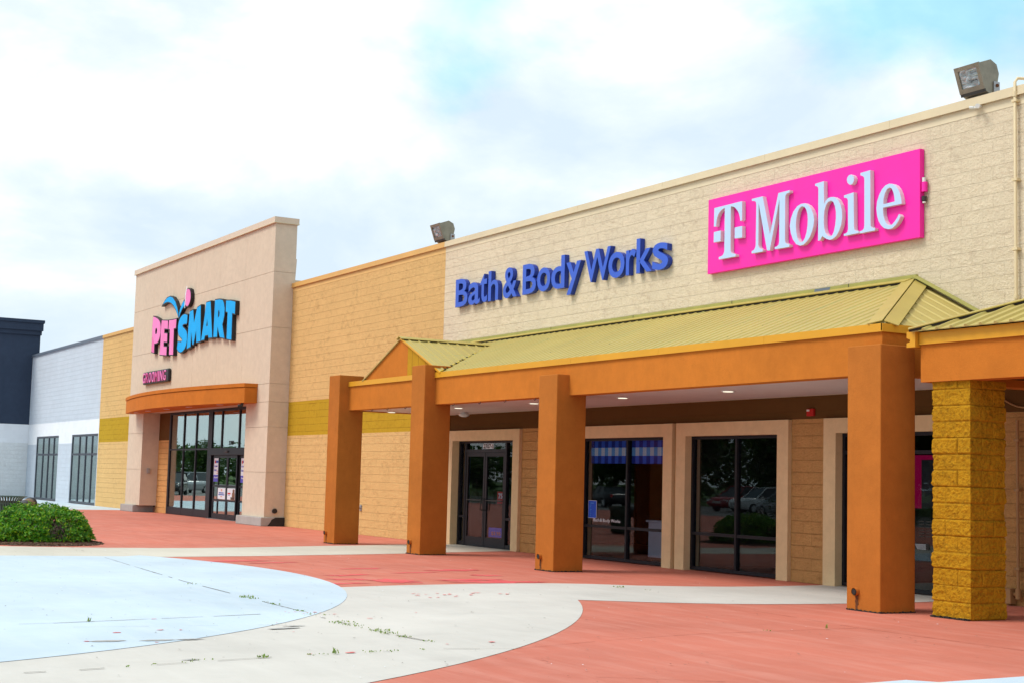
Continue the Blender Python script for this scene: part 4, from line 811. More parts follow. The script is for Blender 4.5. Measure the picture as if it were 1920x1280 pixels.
PET = {"P":[[[-54.35,7.3],[-54.08,7.25],[-53.77,7.17],[-53.58,7.09],[-53.44,6.99],[-53.35,6.83],[-53.35,6.61],[-53.44,6.44],[-53.6,6.31],[-53.78,6.28],[-54.07,6.29],[-54.05,5.94],[-54.4,6.0],[-54.39,6.62],[-54.41,6.95]],[[-53.98,6.84],[-53.83,6.84],[-53.77,6.75],[-53.8,6.64],[-53.9,6.59],[-54.01,6.64],[-54.02,6.75]]],"E":[[[-53.23,7.07],[-52.48,7.0],[-52.46,6.7],[-52.87,6.74],[-52.88,6.57],[-52.5,6.53],[-52.48,6.23],[-52.89,6.27],[-52.87,6.09],[-52.5,6.06],[-52.49,5.76],[-53.32,5.83],[-53.29,6.22],[-53.29,6.65],[-53.29,6.91]]],"T":[[[-52.34,7.0],[-51.89,6.98],[-51.47,6.98],[-51.49,6.66],[-51.73,6.66],[-51.68,5.73],[-52.15,5.76],[-52.19,6.67],[-52.36,6.68]]],"S":[[[-50.2,7.0],[-50.23,6.75],[-50.27,6.71],[-50.46,6.73],[-50.66,6.72],[-50.74,6.69],[-50.69,6.63],[-50.47,6.55],[-50.25,6.45],[-50.15,6.32],[-50.14,6.13],[-50.21,5.97],[-50.36,5.86],[-50.61,5.78],[-50.84,5.76],[-51.09,5.82],[-51.25,5.92],[-51.17,6.15],[-51.04,6.14],[-50.8,6.11],[-50.7,6.16],[-50.71,6.22],[-50.89,6.29],[-51.11,6.38],[-51.21,6.52],[-51.23,6.71],[-51.15,6.87],[-50.97,7.0],[-50.74,7.06],[-50.54,7.07],[-50.34,7.04]]],"M":[[[-49.96,7.11],[-49.59,7.14],[-49.43,6.66],[-49.15,7.18],[-48.79,7.23],[-48.64,6.0],[-49.08,5.99],[-49.15,6.41],[-49.4,5.93],[-49.5,5.95],[-49.71,6.43],[-49.7,5.89],[-50.11,5.84],[-50.03,6.53]]],"A":[[[-48.2,7.27],[-47.76,7.27],[-47.42,6.04],[-47.8,6.05],[-47.84,6.15],[-48.18,6.15],[-48.25,6.02],[-48.56,6.02],[-48.34,6.68]],[[-48.01,6.7],[-47.93,6.45],[-48.09,6.46]]],"R":[[[-47.28,7.27],[-46.83,7.25],[-46.53,7.2],[-46.38,7.08],[-46.29,6.9],[-46.29,6.67],[-46.38,6.49],[-46.45,6.38],[-46.34,6.18],[-46.19,5.93],[-46.63,5.99],[-46.92,6.37],[-46.93,6.02],[-47.29,6.04],[-47.29,6.7]],[[-46.91,6.9],[-46.81,6.89],[-46.76,6.79],[-46.79,6.69],[-46.92,6.64]]],"T2":[[[-46.16,7.15],[-45.73,7.11],[-45.27,7.03],[-45.27,6.64],[-45.53,6.69],[-45.5,5.83],[-45.96,5.89],[-45.96,6.76],[-46.16,6.79]]],"sw1":[[[-53.2,7.66],[-53.0,7.76],[-52.73,7.85],[-52.38,7.87],[-52.05,7.8],[-51.71,7.62],[-51.47,7.4],[-51.3,7.17],[-51.24,7.0],[-51.36,7.14],[-51.59,7.33],[-51.9,7.51],[-52.2,7.63],[-52.56,7.7],[-52.92,7.7]]],"sw2":[[[-51.17,7.0],[-51.16,7.16],[-51.08,7.3],[-50.9,7.45],[-50.69,7.57],[-50.56,7.4],[-50.84,7.3],[-51.03,7.17],[-51.14,7.04]]],"ball":[[[-50.27,7.95],[-50.08,7.89],[-49.97,7.74],[-49.95,7.59],[-50.02,7.46],[-50.16,7.36],[-50.32,7.33],[-50.48,7.4],[-50.58,7.53],[-50.6,7.67],[-50.56,7.82],[-50.44,7.92]]]}
ts = thing('store_sign', (-18.8, -.05, 5.41), 'magenta rectangular sign panel with raised white serif letters', 'sign')
w = MB(); w.box(-21.45, -16.18, -.10, -.003, 5.415, 6.795, M['pink_sign'], .006); w.build('panel', ts)
for k, loops in TM.items():
    vs, fs = outline(loops, .5); q = raised(vs, -.18, -.101); w = MB(); split_mats(q, fs, -.18, M['sign_white'], M['sign_return'], w); w.build('letter' if k != 'dot' else 'letter_dot', ts)
w = MB(); w.tube([(-16.14, -.05, 6.34), (-16.14, -.05, 6.27)], .03, M['white_plastic'], 10); w.tube([(-16.13, -.05, 6.27), (-16.13, -.05, 6.12)], .045, M['pink_sign'], 10); w.tube([(-16.14, -.05, 6.05), (-16.14, -.05, 5.98)], .035, M['bronze_dark'], 10); w.tube([(-16.14, -.05, 5.97), (-16.14, -.05, 5.945)], .025, M['white_plastic'], 10); w.build('conduit_fitting', ts)
bs = thing('store_sign', (-27, -.05, 5.6), 'row of blue raised sans-serif letters along the cream wall', 'sign')
for ch, x0, x1, z0, z1 in [('B', -31.33, -30.72, 5.67, 6.34), ('a', -30.68, -30.11, 5.66, 6.19), ('t', -30.11, -29.76, 5.67, 6.34), ('h', -29.71, -29.24, 5.67, 6.37), ('&', -29.02, -28.39, 5.66, 6.36), ('B', -28.14, -27.56, 5.67, 6.34), ('o', -27.51, -26.96, 5.66, 6.19), ('d', -26.92, -26.38, 5.66, 6.37),
        ('y', -26.31, -25.74, 5.49, 6.18), ('W', -25.62, -24.63, 5.67, 6.34), ('o', -24.71, -24.13, 5.66, 6.19), ('r', -24.08, -23.74, 5.67, 6.18), ('k', -23.72, -23.20, 5.67, 6.36), ('s', -23.18, -22.66, 5.66, 6.19)]:
    vs, fs = glyph(ch, .5, .014); q = fit(vs, x0, x1, z0, z1, -.115, -.006); w = MB(); split_mats(q, fs, -.115, M['blue_letter'], M['blue_return'], w); w.build('letter', bs)
ps = thing('store_sign', (-50.5, -.7, 5.9), 'pink and sky blue letters below a leaping figure with a pink ball', 'sign')
for k, loops in PET.items():
    face = M['pink_face'] if k in ('P', 'E', 'T', 'ball') else M['cyan_face']
    vs, fs = outline(loops, .5, .035); q = raised(vs, -.775, -.645); w = MB(); w.add(q, fs, M['letter_black'])
    vs, fs = outline(loops, .5, 0.0); q = raised(vs, -.782, -.70); w.add(q, fs, face)
    w.build({'sw1': 'leaping_figure', 'sw2': 'leaping_figure', 'ball': 'ball'}.get(k, 'letter'), ps)
w = MB(); bl = PET['ball'][0]; cx = sum(p[0] for p in bl)/len(bl); cz = sum(p[1] for p in bl)/len(bl)
w.poly([(cx-.30+dx, -.784, cz+dz) for dx, dz in ((.0, -.35), (.07, -.35), (.09, .1), (.22, .42), (.14, .42), (.01, .15))], M['paper']); w.build('ball_highlight', ps)
w = MB(); w.poly([(-54.365, -.7835, 6.0), (-54.08, -.7835, 5.96), (-54.08, -.7835, 6.25), (-54.2, -.7835, 6.45), (-54.36, -.7835, 6.6)], M['hot_face']); w.build('letter_shade', ps)
gr = thing('store_sign', (-54, -.7, 4.85), 'small row of pink capital letters on a black backing above the curved canopy', 'sign')
w = MB(); w.box(-55.42, -52.20, -.76, -.645, 4.80, 5.28, M['letter_black'], .05); w.build('backing', gr)
for i, ch in enumerate('GROOMING'):
    ws = [1, 1, 1, 1, 1.15, .45, 1.1, 1]; tot = sum(ws); x0 = -55.36 + 3.0*sum(ws[:i])/tot; x1 = x0+3.0*ws[i]/tot-.07
    vs, fs = glyph(ch, .5, .0); w = MB(); w.add(fit(vs, x0, x1-.03, 4.86, 5.235, -.785, -.755), fs, M['hot_face'] if i in (1, 4) else M['pink_face']); w.build('letter', gr)

# ------------------------------------------------------------------ roof-edge and wall fittings
def floodlight(x0, x1, zb, tilt, label):
    xc = (x0+x1)/2; t = thing('floodlight', (xc, .16, 7.385), label, 'floodlight', 'floodlights on the coping'); wd = x1-x0
    rot = Matrix.Rotation(rad(tilt), 3, 'X'); pv = (xc, .16, zb+.12)
    w = MB(); y0, y1 = -.07, .29; H = .52
    prof = [(y0, zb+.10), (y0, zb+H), (y1-.10, zb+H), (y1, zb+H-.10), (y1, zb+.28), (y1-.16, zb+.02), (y0+.08, zb+.02)]
    b = MB(); b.prism(prof, x0, x1, M['bronze'], 'X'); b.v = [tuple(rot @ (Vector(v)-Vector(pv))+Vector(pv)) for v in b.v]; hs = b.build('housing', t)
    f = MB(); yf = y0-.03
    f.box(x0-.012, x0+.05, yf, y0-.001, zb+.13, zb+H+.012, M['bronze']); f.box(x1-.05, x1+.012, yf, y0-.001, zb+.13, zb+H+.012, M['bronze'])
    f.box(x0+.05, x1-.05, yf+.001, y0-.001, zb+H-.05, zb+H+.011, M['bronze']); f.box(x0+.05, x1-.05, yf+.001, y0-.001, zb+.13, zb+.20, M['bronze'])
    f.box(x0-.005, x1+.005, yf+.004, y0-.001, zb+.085, zb+.13, M['bronze_dark']); f.v = [tuple(rot @ (Vector(v)-Vector(pv))+Vector(pv)) for v in f.v]; f.build('door_frame', hs)
    g = MB(); g.box(x0+.052, x1-.052, y0-.014, y0-.003, zb+.20, zb+H-.05, M['flood_lens']); g.v = [tuple(rot @ (Vector(v)-Vector(pv))+Vector(pv)) for v in g.v]; g.build('lens', hs)
    k = MB()
    for sx in (x0-.024, x1+.004): k.box(sx, sx+.02, .10, .22, 7.386, zb+.18, M['grey_metal'], .004)
    k.box(x0-.024, x1+.024, .10, .22, 7.386, 7.40, M['bronze_dark']); k.tube([(x1+.02, .16, zb+.12), (x1+.04, .16, zb+.12)], .025, M['rust'], 10); k.build('bracket', t)
floodlight(-15.37, -14.92, 7.42, 20, 'bronze floodlight on the coping above the magenta sign, at the right')
floodlight(-32.60, -32.12, 7.42, 20, 'bronze floodlight on the coping where the orange wall meets the cream wall')
w = MB(); w.tube([(-14.375, -.06, 4.28), (-14.375, -.06, 7.44), (-14.36, -.02, 7.50), (-14.30, .10, 7.50), (-14.1, .3, 7.46)], .022, M['cream_pipe'], 10)
for z in (5.0, 6.0, 7.15): w.box(-14.42, -14.33, -.09, -.002, z, z+.035, M['cream_pipe'])
w.tube([(-14.375, -.06, 7.23), (-14.375, -.06, 7.30)], .032, M['cream_pipe'], 10); w.tube([(-14.375, -.06, 4.3), (-14.375, -.06, 4.36)], .032, M['cream_pipe'], 10)
tag(w.build('conduit'), 'thin cream conduit running up the cream wall at the right edge', 'pipe')
w = MB(); w.box(-15.15, -15.0, -.09, -.047, 7.20, 7.235, M['white_plastic'], .008); w.tube([(-15.02, -.10, 7.21), (-14.97, -.17, 7.20)], .035, M['white_plastic'], 12); w.tube([(-15.13, -.08, 7.22), (-15.18, -.11, 7.225)], .025, M['white_plastic'], 10)
tag(w.build('sensor'), 'tiny white twin sensor just under the coping below the right floodlight', 'sensor')
w = MB(); w.box(-18.84, -18.67, .0, .05, 2.76, 2.885, M['red_alarm'], .008); w.box(-18.82, -18.76, -.015, .0, 2.84, 2.87, M['white_plastic'], .004); tag(w.build('fire_alarm'), 'small red alarm strobe on the dark brown band between two shop windows', 'alarm')
w = MB(); w.tube([(-36.66, 0.0, .72), (-36.66, -.07, .72), (-36.66, -.09, .66)], .02, M['grey_metal'], 8); w.box(-36.72, -36.60, -.02, 0.0, .64, .80, M['grey_metal'], .006); w.tube([(-36.69, -.09, .76), (-36.63, -.09, .76)], .03, M['grey_metal'], 8)
tag(w.build('hose_tap'), 'small grey hose tap on the orange block wall behind the first column', 'tap')
w = MB(); w.box(-31.80, -31.74, -.06, 0.0, 1.18, 1.33, M['bronze_dark'], .006); tag(w.build('key_box'), 'small black box on the wall left of the glazed shop door', 'box')
w = MB(); w.box(-14.66, -14.50, -.07, .058, .03, .24, M['brown_pipe'], .006); w.tube([(-14.42, 0, .12), (-14.42, 0, 2.6)], .022, M['brown_pipe'], 10); w.tube([(-14.5, .01, .16), (-14.42, 0, .16)], .03, M['brown_pipe'], 8); w.tube([(-14.42, 0, .10), (-14.42, 0, .24)], .04, M['brown_pipe'], 10)
for z in (.5, 1.6, 2.3): w.box(-14.46, -14.38, -.03, .058, z, z+.03, M['brown_pipe'])
tag(w.build('conduit'), 'brown conduit and outlet box on the tan block wall beside the mustard column', 'pipe')
w = MB(); w.tube([(-14.75+i*.08, .02, 2.93-.16*math.sin(math.pi*i/12)) for i in range(13)], .012, M['brown_pipe'], 8); tag(w.build('hanging_cable'), 'short cable hanging in a loop under the right hand canopy', 'cable')
# ------------------------------------------------------------------ in and on the shop windows
def poster(name, x0, x1, z0, z1, y, label, cat, base, extra):
    w = MB(); w.box(x0, x1, y-.002, y, z0, z1, base)
    for a, b, c, d, m in extra: w.box(x0+(x1-x0)*a, x0+(x1-x0)*b, y-.0035, y-.0022, z0+(z1-z0)*c, z0+(z1-z0)*d, m)
    return w, lambda nm=name: tag(w.build(nm), label, cat)
for x0, x1, lab, y in ((-49.0, -48.46, 'tall white and violet poster on the narrow pane left of the sliding doors', .024), (-46.30, -45.76, 'tall white and violet poster partly behind the right leg of the tan portal', .024)):
    w, fin = poster('poster', x0, x1, 1.26, 2.06, y, lab, 'poster', M['paper'], [(0, 1, 0, .29, M['ink_purple']), (.12, .34, .78, .90, M['ink_red']), (.34, .95, .80, .90, M['ink_blue']), (.5, .95, .44, .465, M['ink_red']), (.5, .95, .35, .375, M['ink_orange'])])
    text_into(w, 'to your', x0+.05, x1-.16, 1.74, 1.82, y-.006, y-.002, M['ink_purple'], .02); text_into(w, 'door', x0+.05, x0+.30, 1.62, 1.70, y-.006, y-.002, M['ink_purple'], .02)
    text_into(w, 'Autoship', x0+.05, x1-.05, 1.36, 1.44, y-.007, y-.002, M['paper'], .01); fin()
w, fin = poster('poster', -48.33, -47.58, .69, 1.06, -.032, 'square white poster with blue lettering on the left sliding door', 'poster', M['paper'], [(.42, .58, .78, .88, M['ink_orange']), (.40, .60, .70, .76, M['ink_orange']), (.15, .80, .50, .60, M['ink_blue']), (.10, .90, .34, .44, M['ink_blue']), (.38, .62, .18, .25, M['ink_orange'])]); fin()
w, fin = poster('poster', -47.38, -46.62, .69, 1.06, -.032, 'square poster with a photo and red bar on the right sliding door', 'poster', M['paper'], [(.06, .44, .46, .60, M['ink_red']), (.14, .34, .36, .41, M['ink_blue']), (.62, .98, .0, .60, M['skin_print']), (.70, .95, .60, .92, M['skin_print']), (.45, .62, .0, .22, M['bark']), (.74, .86, .02, .20, M['ink_purple'])]); fin()
w = MB(); text_into(w, '2709', -47.60, -47.13, 2.50, 2.64, .024, .030, M['ink_black'], .02); tag(w.build('street_number'), 'small black number on the pane above the sliding doors', 'number')
w = MB(); w.box(-30.322, -29.842, .213, .2145, 2.285, 2.405, M['paper']); text_into(w, '2707-1', -30.302, -29.862, 2.295, 2.395, .2095, .2128, M['ink_black'], .025); tag(w.build('street_number'), 'black number on white above the double glass doors', 'number')
# two-panel gingham banner
for (x0, x1), lab in (((-25.692, -24.322), 'left blue and white gingham banner at the top of the shop window'), ((-24.222, -22.812), 'right blue and white gingham banner at the top of the shop window')):
    w = MB(); n = int((x1-x0)/.124); zz = [2.44, 2.28, 2.115, 1.96]
    for r in range(3):
        for i in range(n+1):
            a = x0+i*.124; b = min(x1, a+.124)
            if b-a < .01: continue
            m = [(M['ging_a'], M['ging_b']), (M['ging_c'], M['ging_d']), (M['ging_b'], M['ging_a'])][r][i % 2] if r != 2 else (M['ging_a'], M['ging_b'])[i % 2]
            w.box(a, b, .215, .225, zz[r+1], zz[r], m)
    tag(w.build('banner'), lab, 'banner')
w = MB(); w.box(-25.682, -25.382, .162, .168, .84, 1.20, M['paper']); w.box(-25.674, -25.390, .159, .1625, .848, 1.192, M['blue_panel'])
for i in range(8): w.box(-25.622, -25.562-.02*(i % 3), .1575, .1592, 1.10-.03*i, 1.107-.03*i, M['ging_c'])
w.box(-25.602, -25.482, .1575, .1592, 1.14, 1.15, M['ging_c']); tag(w.build('notice'), 'small blue opening hours notice with white edge inside the window', 'notice')
wl = thing('window_lettering', (-24.832, .16, .76), 'thin white lettering low on the shop window beneath the blue notice', 'lettering')
for s_, x0, x1, z0 in (('Bath', -25.482, -25.262, .775), ('&', -25.237, -25.167, .775), ('Body', -25.132, -24.877, .755), ('Works', -24.842, -24.512, .775)): w = MB(); text_into(w, s_, x0, x1, z0, .838, .159, .162, M['paper'], .0); w.build('word', wl)
ct = thing('display_counter', (-24.0, 1.6, .016), 'pale grey counter standing inside behind the shop window', 'counter')
w = MB(); w.box(-24.72, -23.3, 1.0, 1.7, .09, .80, M['counter'], .008); w.build('cabinet', ct); w = MB(); w.box(-24.76, -23.26, .96, 1.74, .80, .835, M['counter'], .006); w.build('top', ct); w = MB(); w.box(-24.68, -23.34, 1.05, 1.66, .017, .09, M['shelf_wood']); w.build('plinth', ct)
for i, (x, y) in enumerate(((-24.25, 1.2), (-24.12, 1.15), (-24.0, 1.22), (-23.86, 1.14), (-23.7, 1.2))):
    w = MB(); w.tube([(x, y, .836), (x, y, .96), (x, y, .99), (x, y, 1.0)], [.035, .035, .016, .014], (M['bottle_yellow'], M['bottle_pink'])[i % 3 == 2], 10); w.tube([(x, y, 1.0), (x, y, 1.03)], .018, M['paper'], 8)
    tag(w.build('bottle'), 'small lotion bottle standing on the pale counter inside the window', 'bottle', 'bottles on the pale counter')
sh = thing('display_shelf', (-24.2, 2.75, .016), 'dark wooden shelf of yellow bottles deep inside the shop', 'shelf')
w = MB(); w.box(-25.9, -25.84, 2.6, 2.95, .017, 1.9, M['shelf_wood']); w.box(-22.8, -22.74, 2.6, 2.95, .017, 1.9, M['shelf_wood']); w.build('side', sh)
for z in (.5, .95, 1.4): w = MB(); w.box(-25.84, -22.8, 2.6, 2.95, z, z+.03, M['shelf_wood']); w.build('shelf_board', sh)
w = MB()
for z in (.531, .981, 1.431):
    x = -25.7
    while x < -22.9: w.tube([(x, 2.72, z), (x, 2.72, z+.17), (x, 2.72, z+.21)], [.045, .045, .02], (M['bottle_yellow'], M['bottle_pink'], M['bottle_yellow'])[R.randrange(3)], 8); x += R.uniform(.11, .2)
tag(w.build('bottle_rows', sh), kind='stuff')
w = MB(); w.box(-30.002, -29.312, .236, .239, .25, .47, M['blue_panel'])
text_into(w, '$3.95', -29.872, -29.442, .29, .38, .231, .2355, M['ink_orange'], .02); tag(w.build('poster'), 'blue price poster low in the right leaf of the glazed double door', 'poster')
w = MB(); w.box(-29.752, -29.312, .30, .306, 1.02, 1.30, M['ink_red']); text_into(w, '75%', -29.692, -29.372, 1.14, 1.26, .295, .2995, M['paper'], .02); tag(w.build('poster'), 'red sale sign behind the right leaf of the glazed double door', 'poster')
w = MB(); w.box(-31.252, -31.172, .32, .34, .1, 2.4, M['ging_a'])
for i in range(6): w.box(-31.252, -31.172, .314, .321, .3+.36*i, .48+.36*i, M['counter'])
tag(w.build('pillar_panel'), 'blue and grey chequered panel behind the narrow pane left of the door', 'panel')
fr = thing('lit_screen', (-16.3, .4, 1.3), 'dark screen in a glowing magenta frame behind the glass at the right', 'screen')
w = MB(); w.box(-16.80, -16.62, .38, .42, 1.30, 2.12, M['pink_glow']); w.box(-16.62, -15.5, .38, .42, 2.05, 2.12, M['pink_glow']); w.build('lit_frame', fr)
w = MB(); w.box(-16.62, -15.5, .385, .41, 1.30, 2.05, M['ink_black']); w.build('screen', fr)
w = MB(); w.box(-16.552, -16.252, .162, .166, .68, .77, M['ink_black'])
for i in range(5): w.box(-16.532+.01*i, -16.312, .160, .1622, .755-.017*i, .760-.017*i, M['paper'])
tag(w.build('notice'), 'small black notice with white lines on glass by the mustard column', 'notice')
w = MB()
for i in range(6): w.box(-16.452, -16.352, .164, .166, 1.10-.045*i, 1.112-.045*i, M['bronze_dark']); w.box(-16.312, -16.192, .164, .166, 1.10-.045*i, 1.112-.045*i, M['bronze_dark'])
tag(w.build('notice'), 'dark opening hours list on glass below the magenta frame', 'notice')

# ------------------------------------------------------------------ bush, litter bin and the roll behind it
def leaf(mb, p, d, nrm, L, W, m):
    d = d.normalized(); s = d.cross(nrm).normalized(); n = s.cross(d)
    mb.add([p, p+d*L*.45+s*W*.5+n*.1*L, p+d*L, p+d*L*.45-s*W*.5+n*.1*L], [(0, 1, 2), (0, 2, 3)], m)
bx, by = -32.2, -9.46
bush = thing('bush', (bx, by, 0), 'low rounded evergreen bush with glossy leaves in a mulch bed at the left', 'bush')
w = MB(); rr = random.Random(11)
w2 = MB()
def shell(u, v):   # u azimuth, v elevation
    rx, ry, rz = 1.15, 1.10, .74
    k = 1 + .10*noise.noise((math.cos(u)*1.7, math.sin(u)*1.7, v*2.2+3)) + .05*noise.noise((math.cos(u)*4, math.sin(u)*4, v*5))
    cv = max(0, math.cos(v))**.85; sv = max(0.0, math.sin(v))**1.05
    return Vector((bx+rx*cv*math.cos(u)*k, by+ry*cv*math.sin(u)*k, .06+rz*sv*k))
for i in range(5200):
    u = rr.uniform(0, 6.283); v = math.asin(rr.random()**1.0)*.99 if rr.random() < .8 else rr.uniform(0, .35)
    p = shell(u, v); c = Vector((bx, by, .25)); out = (p-c).normalized(); k = rr.random()
    hole = noise.noise((math.cos(u)*2.6+5, math.sin(u)*2.6, v*2.4))
    bare = (p-Vector((-31.08, -9.3, .27))).length
    depth = rr.random()**1.6*.16 + (max(0, hole-.22)*.35) + (.22 if bare < .20 and rr.random() < .93 else 0)
    p = p - out*depth + Vector((rr.gauss(0, .012), rr.gauss(0, .012), rr.gauss(0, .012)))
    if bare < .20 and rr.random() < .7: continue
    # a rosette of leaves at each shoot tip
    base = (out*.7+Vector((0, 0, .6))+Vector((rr.gauss(0, .45), rr.gauss(0, .45), rr.gauss(0, .35)))).normalized()
    for j in range(rr.choice((3, 4, 5))):
        t = base.orthogonal().normalized(); t.rotate(Matrix.Rotation(rr.uniform(0, 6.28), 3, base)); d = (base*.55+t*.9)
        leaf(w, p, d, base, rr.uniform(.05, .085), rr.uniform(.024, .036), M['bush_leaf'])
w.build('foliage', bush, fixn=False)
for i in range(500):
    u = rr.uniform(0, 6.283); v = rr.uniform(0, 1.4); p = shell(u, v); a = Vector((bx+(p.x-bx)*.2, by+(p.y-by)*.2, .05)); q = a.lerp(p, .93); mid = a.lerp(q, .5)+Vector((rr.gauss(0, .05), rr.gauss(0, .05), -.04)); w2.tube([a, mid, q], [.009, .006, .003], M['twig'], 4, False)
for i in range(150):
    p = Vector((-31.18+rr.gauss(0, .10), -9.3+rr.gauss(0, .12), .28+rr.gauss(0, .10))); d = Vector((rr.gauss(0, 1), rr.gauss(0, 1), rr.gauss(0, 1))).normalized()*.09; w2.tube([p, p+d], .003, M['twig'], 4, False)
w2.build('twigs', bush, fixn=False)
w = MB(); pts = blob(bx+.05, by, 1.66, 1.30, 0, .08, 60, 4); n = len(pts)
w.add([(bx, by, .07)]+[(bx+(x-bx)*.75, by+(y-by)*.75, .05) for x, y in pts]+[(x, y, .003) for x, y in pts], [(0, 1+i, 1+(i+1) % n) for i in range(n)]+[(1+i, 1+n+i, 1+n+(i+1) % n, 1+(i+1) % n) for i in range(n)], M['mulch'])
for i in range(1100):
    t = rr.uniform(0, 6.28); k = rr.uniform(.6, 1.03); x, y = bx+.05+1.66*k*math.cos(t), by+1.30*k*math.sin(t); a = rr.uniform(0, 6.28); L = rr.uniform(.015, .045); z = max(.006, .06*(1.06-k)*2)
    w.box(x-L, x+L, y-.006, y+.006, z, z+.01, (M['mulch'], M['twig'], M['tan_wood'], M['mulch'])[i % 4], rot=Matrix.Rotation(a, 3, 'Z') @ Matrix.Rotation(rr.uniform(-.5, .5), 3, 'Y'), piv=(x, y, z))
tag(w.build('mulch_bed', fixn=False), kind='stuff')
tx, ty = -37.9, -8.97
tr_ = thing('litter_bin', (tx, ty, 0), 'green slatted metal litter bin with a flared rim behind the bush', 'litter bin')
w = MB(); n = 34
for i in range(n):
    a = 2*math.pi*i/n; ca, sa = math.cos(a), math.sin(a); pr = [(.315, .10), (.315, .62), (.318, .70), (.335, .77), (.375, .82), (.435, .85)]; tw = .018
    for (r0, z0), (r1, z1) in zip(pr[:-1], pr[1:]):
        dx, dy = -sa*tw, ca*tw
        lo = [(tx+ca*r0-dx, ty+sa*r0-dy, z0), (tx+ca*r0+dx, ty+sa*r0+dy, z0), (tx+ca*(r0-.008)+dx, ty+sa*(r0-.008)+dy, z0), (tx+ca*(r0-.008)-dx, ty+sa*(r0-.008)-dy, z0)]
        hi = [(tx+ca*r1-dx, ty+sa*r1-dy, z1), (tx+ca*r1+dx, ty+sa*r1+dy, z1), (tx+ca*(r1-.008)+dx, ty+sa*(r1-.008)+dy, z1-.004), (tx+ca*(r1-.008)-dx, ty+sa*(r1-.008)-dy, z1-.004)]
        w.hexa(lo, hi, M['green_bin'])
w.build('slats', tr_)
w = MB()
def hoop(r, z, h, t):
    N = 36; o = [(math.cos(2*math.pi*i/N), math.sin(2*math.pi*i/N)) for i in range(N)]
    for i in range(N):
        (a, b), (c, d) = o[i], o[(i+1) % N]
        w.hexa([(tx+a*r, ty+b*r, z), (tx+c*r, ty+d*r, z), (tx+c*(r-t), ty+d*(r-t), z), (tx+a*(r-t), ty+b*(r-t), z)], [(tx+a*r, ty+b*r, z+h), (tx+c*r, ty+d*r, z+h), (tx+c*(r-t), ty+d*(r-t), z+h), (tx+a*(r-t), ty+b*(r-t), z+h)], M['green_bin'])
hoop(.445, .843, .016, .06); hoop(.304, .66, .045, .012); hoop(.304, .44, .035, .012); hoop(.318, .08, .03, .03); w.build('rim', tr_)
w = MB(); w.tube([(tx, ty, .02), (tx, ty, .74)], .26, M['black_rubber'], 24); w.build('liner', tr_)
rl = thing('rolled_mat', (-36.4, -8.5, 0), 'dark thick rolled bundle with a tan strap leaning behind the bush', 'roll')
w = MB(); w.tube([(-36.25, -8.95, .0), (-36.2, -8.95, .56), (-36.02, -8.95, .585), (-36.0, -8.95, .585)], [.13, .13, .13, .125], M['black_rubber'], 20)
w = MB(); w.tube([(-36.0, -9.10, .60), (-36.95, -8.62, .70)], .145, M['black_rubber'], 24); w.build('roll', rl)
w = MB(); w.tube([(-36.0+.012, -9.106, .599), (-36.03, -9.085, .603)], .165, M['black_rubber'], 24); w.tube([(-36.9, -8.65, .695), (-36.96, -8.62, .702)], .155, M['black_rubber'], 24); w.build('end_disc', rl)
w = MB(); w.tube([(-36.45, -8.872, .648), (-36.75, -8.72, .68)], .150, M['tan_wood'], 24); w.build('strap', rl)
w = MB(); w.tube([(-36.2, -9.0, 0), (-36.2, -9.0, .5)], .05, M['black_rubber'], 10); w.tube([(-36.7, -8.75, 0), (-36.7, -8.75, .58)], .05, M['black_rubber'], 10); w.build('stand', rl)

# ------------------------------------------------------------------ across the plaza (seen in the window glass)
def make_tree(seed, h, rad_, label):
    rr = random.Random(seed); t = thing('broadleaf_tree', (0, 0, -.15), label, 'tree', 'trees across the parking lot')
    w = MB(); top = Vector((rr.uniform(-.4, .4), rr.uniform(-.4, .4), h*.62)); w.tube([(0, 0, -.15), (.05, .02, h*.25), top], [.32, .24, .12], M['bark'], 10); ends = []
    for i in range(9):
        a = rr.uniform(0, 6.28); z = h*rr.uniform(.18, .6); e = Vector((math.cos(a)*rad_*rr.uniform(.5, .8), math.sin(a)*rad_*rr.uniform(.5, .8), h*rr.uniform(.28, .9))); s = Vector((0, 0, z)); w.tube([s, s.lerp(e, .5)+Vector((0, 0, .3)), e], [.11, .07, .03], M['bark'], 7); ends.append(e)
    w.build('trunk', t); w = MB()
    for i in range(120):
        e = rr.choice(ends); c = e.lerp(top+Vector((0, 0, h*.15)), rr.random()*.6)+Vector((rr.gauss(0, rad_*.22), rr.gauss(0, rad_*.22), rr.gauss(0, h*.10))); R_ = rr.uniform(.7, 1.2)
        for j in range(75):
            d = Vector((rr.gauss(0, 1), rr.gauss(0, 1), rr.gauss(0, .7))); p = c+d*R_*.42; leaf(w, p, Vector((rr.gauss(0, 1), rr.gauss(0, 1), rr.gauss(0, .6)-.3)), Vector((rr.gauss(0, .5), rr.gauss(0, .5), 1)), rr.uniform(.30, .55), rr.uniform(.18, .30), M['tree_leaf'])
    w.build('crown', t, fixn=False); return t
trees = [make_tree(1, 8.5, 3.2, 'tall broad green tree across the parking lot'), make_tree(2, 7.0, 3.0, 'rounded green tree across the parking lot')]
spots = [(-150, -33), (-163, -47), (-172, -36), (-186, -52), (-200, -40), (-140, -60), (-92, -62), (-98, -70), (-104, -61), (-110, -66), (-118, -63), (-126, -60), (-86, -58), (-80, -64), (-74, -60), (-68, -66), (-62, -60), (-132, -68), (-56, -64), (-215, -48)]
for i, (x, y) in enumerate(spots):
    src = trees[i % 2]; o = src if i < 2 else copy_tree(src); o.location = (x, y, -.15); o.rotation_euler = (0, 0, i*1.3); s = (.9+.25*((i*37) % 10)/10)*(.62 if x < -135 else 1); o.scale = (s, s, s)
    o['label'] = 'broad green tree in the row across the parking lot'
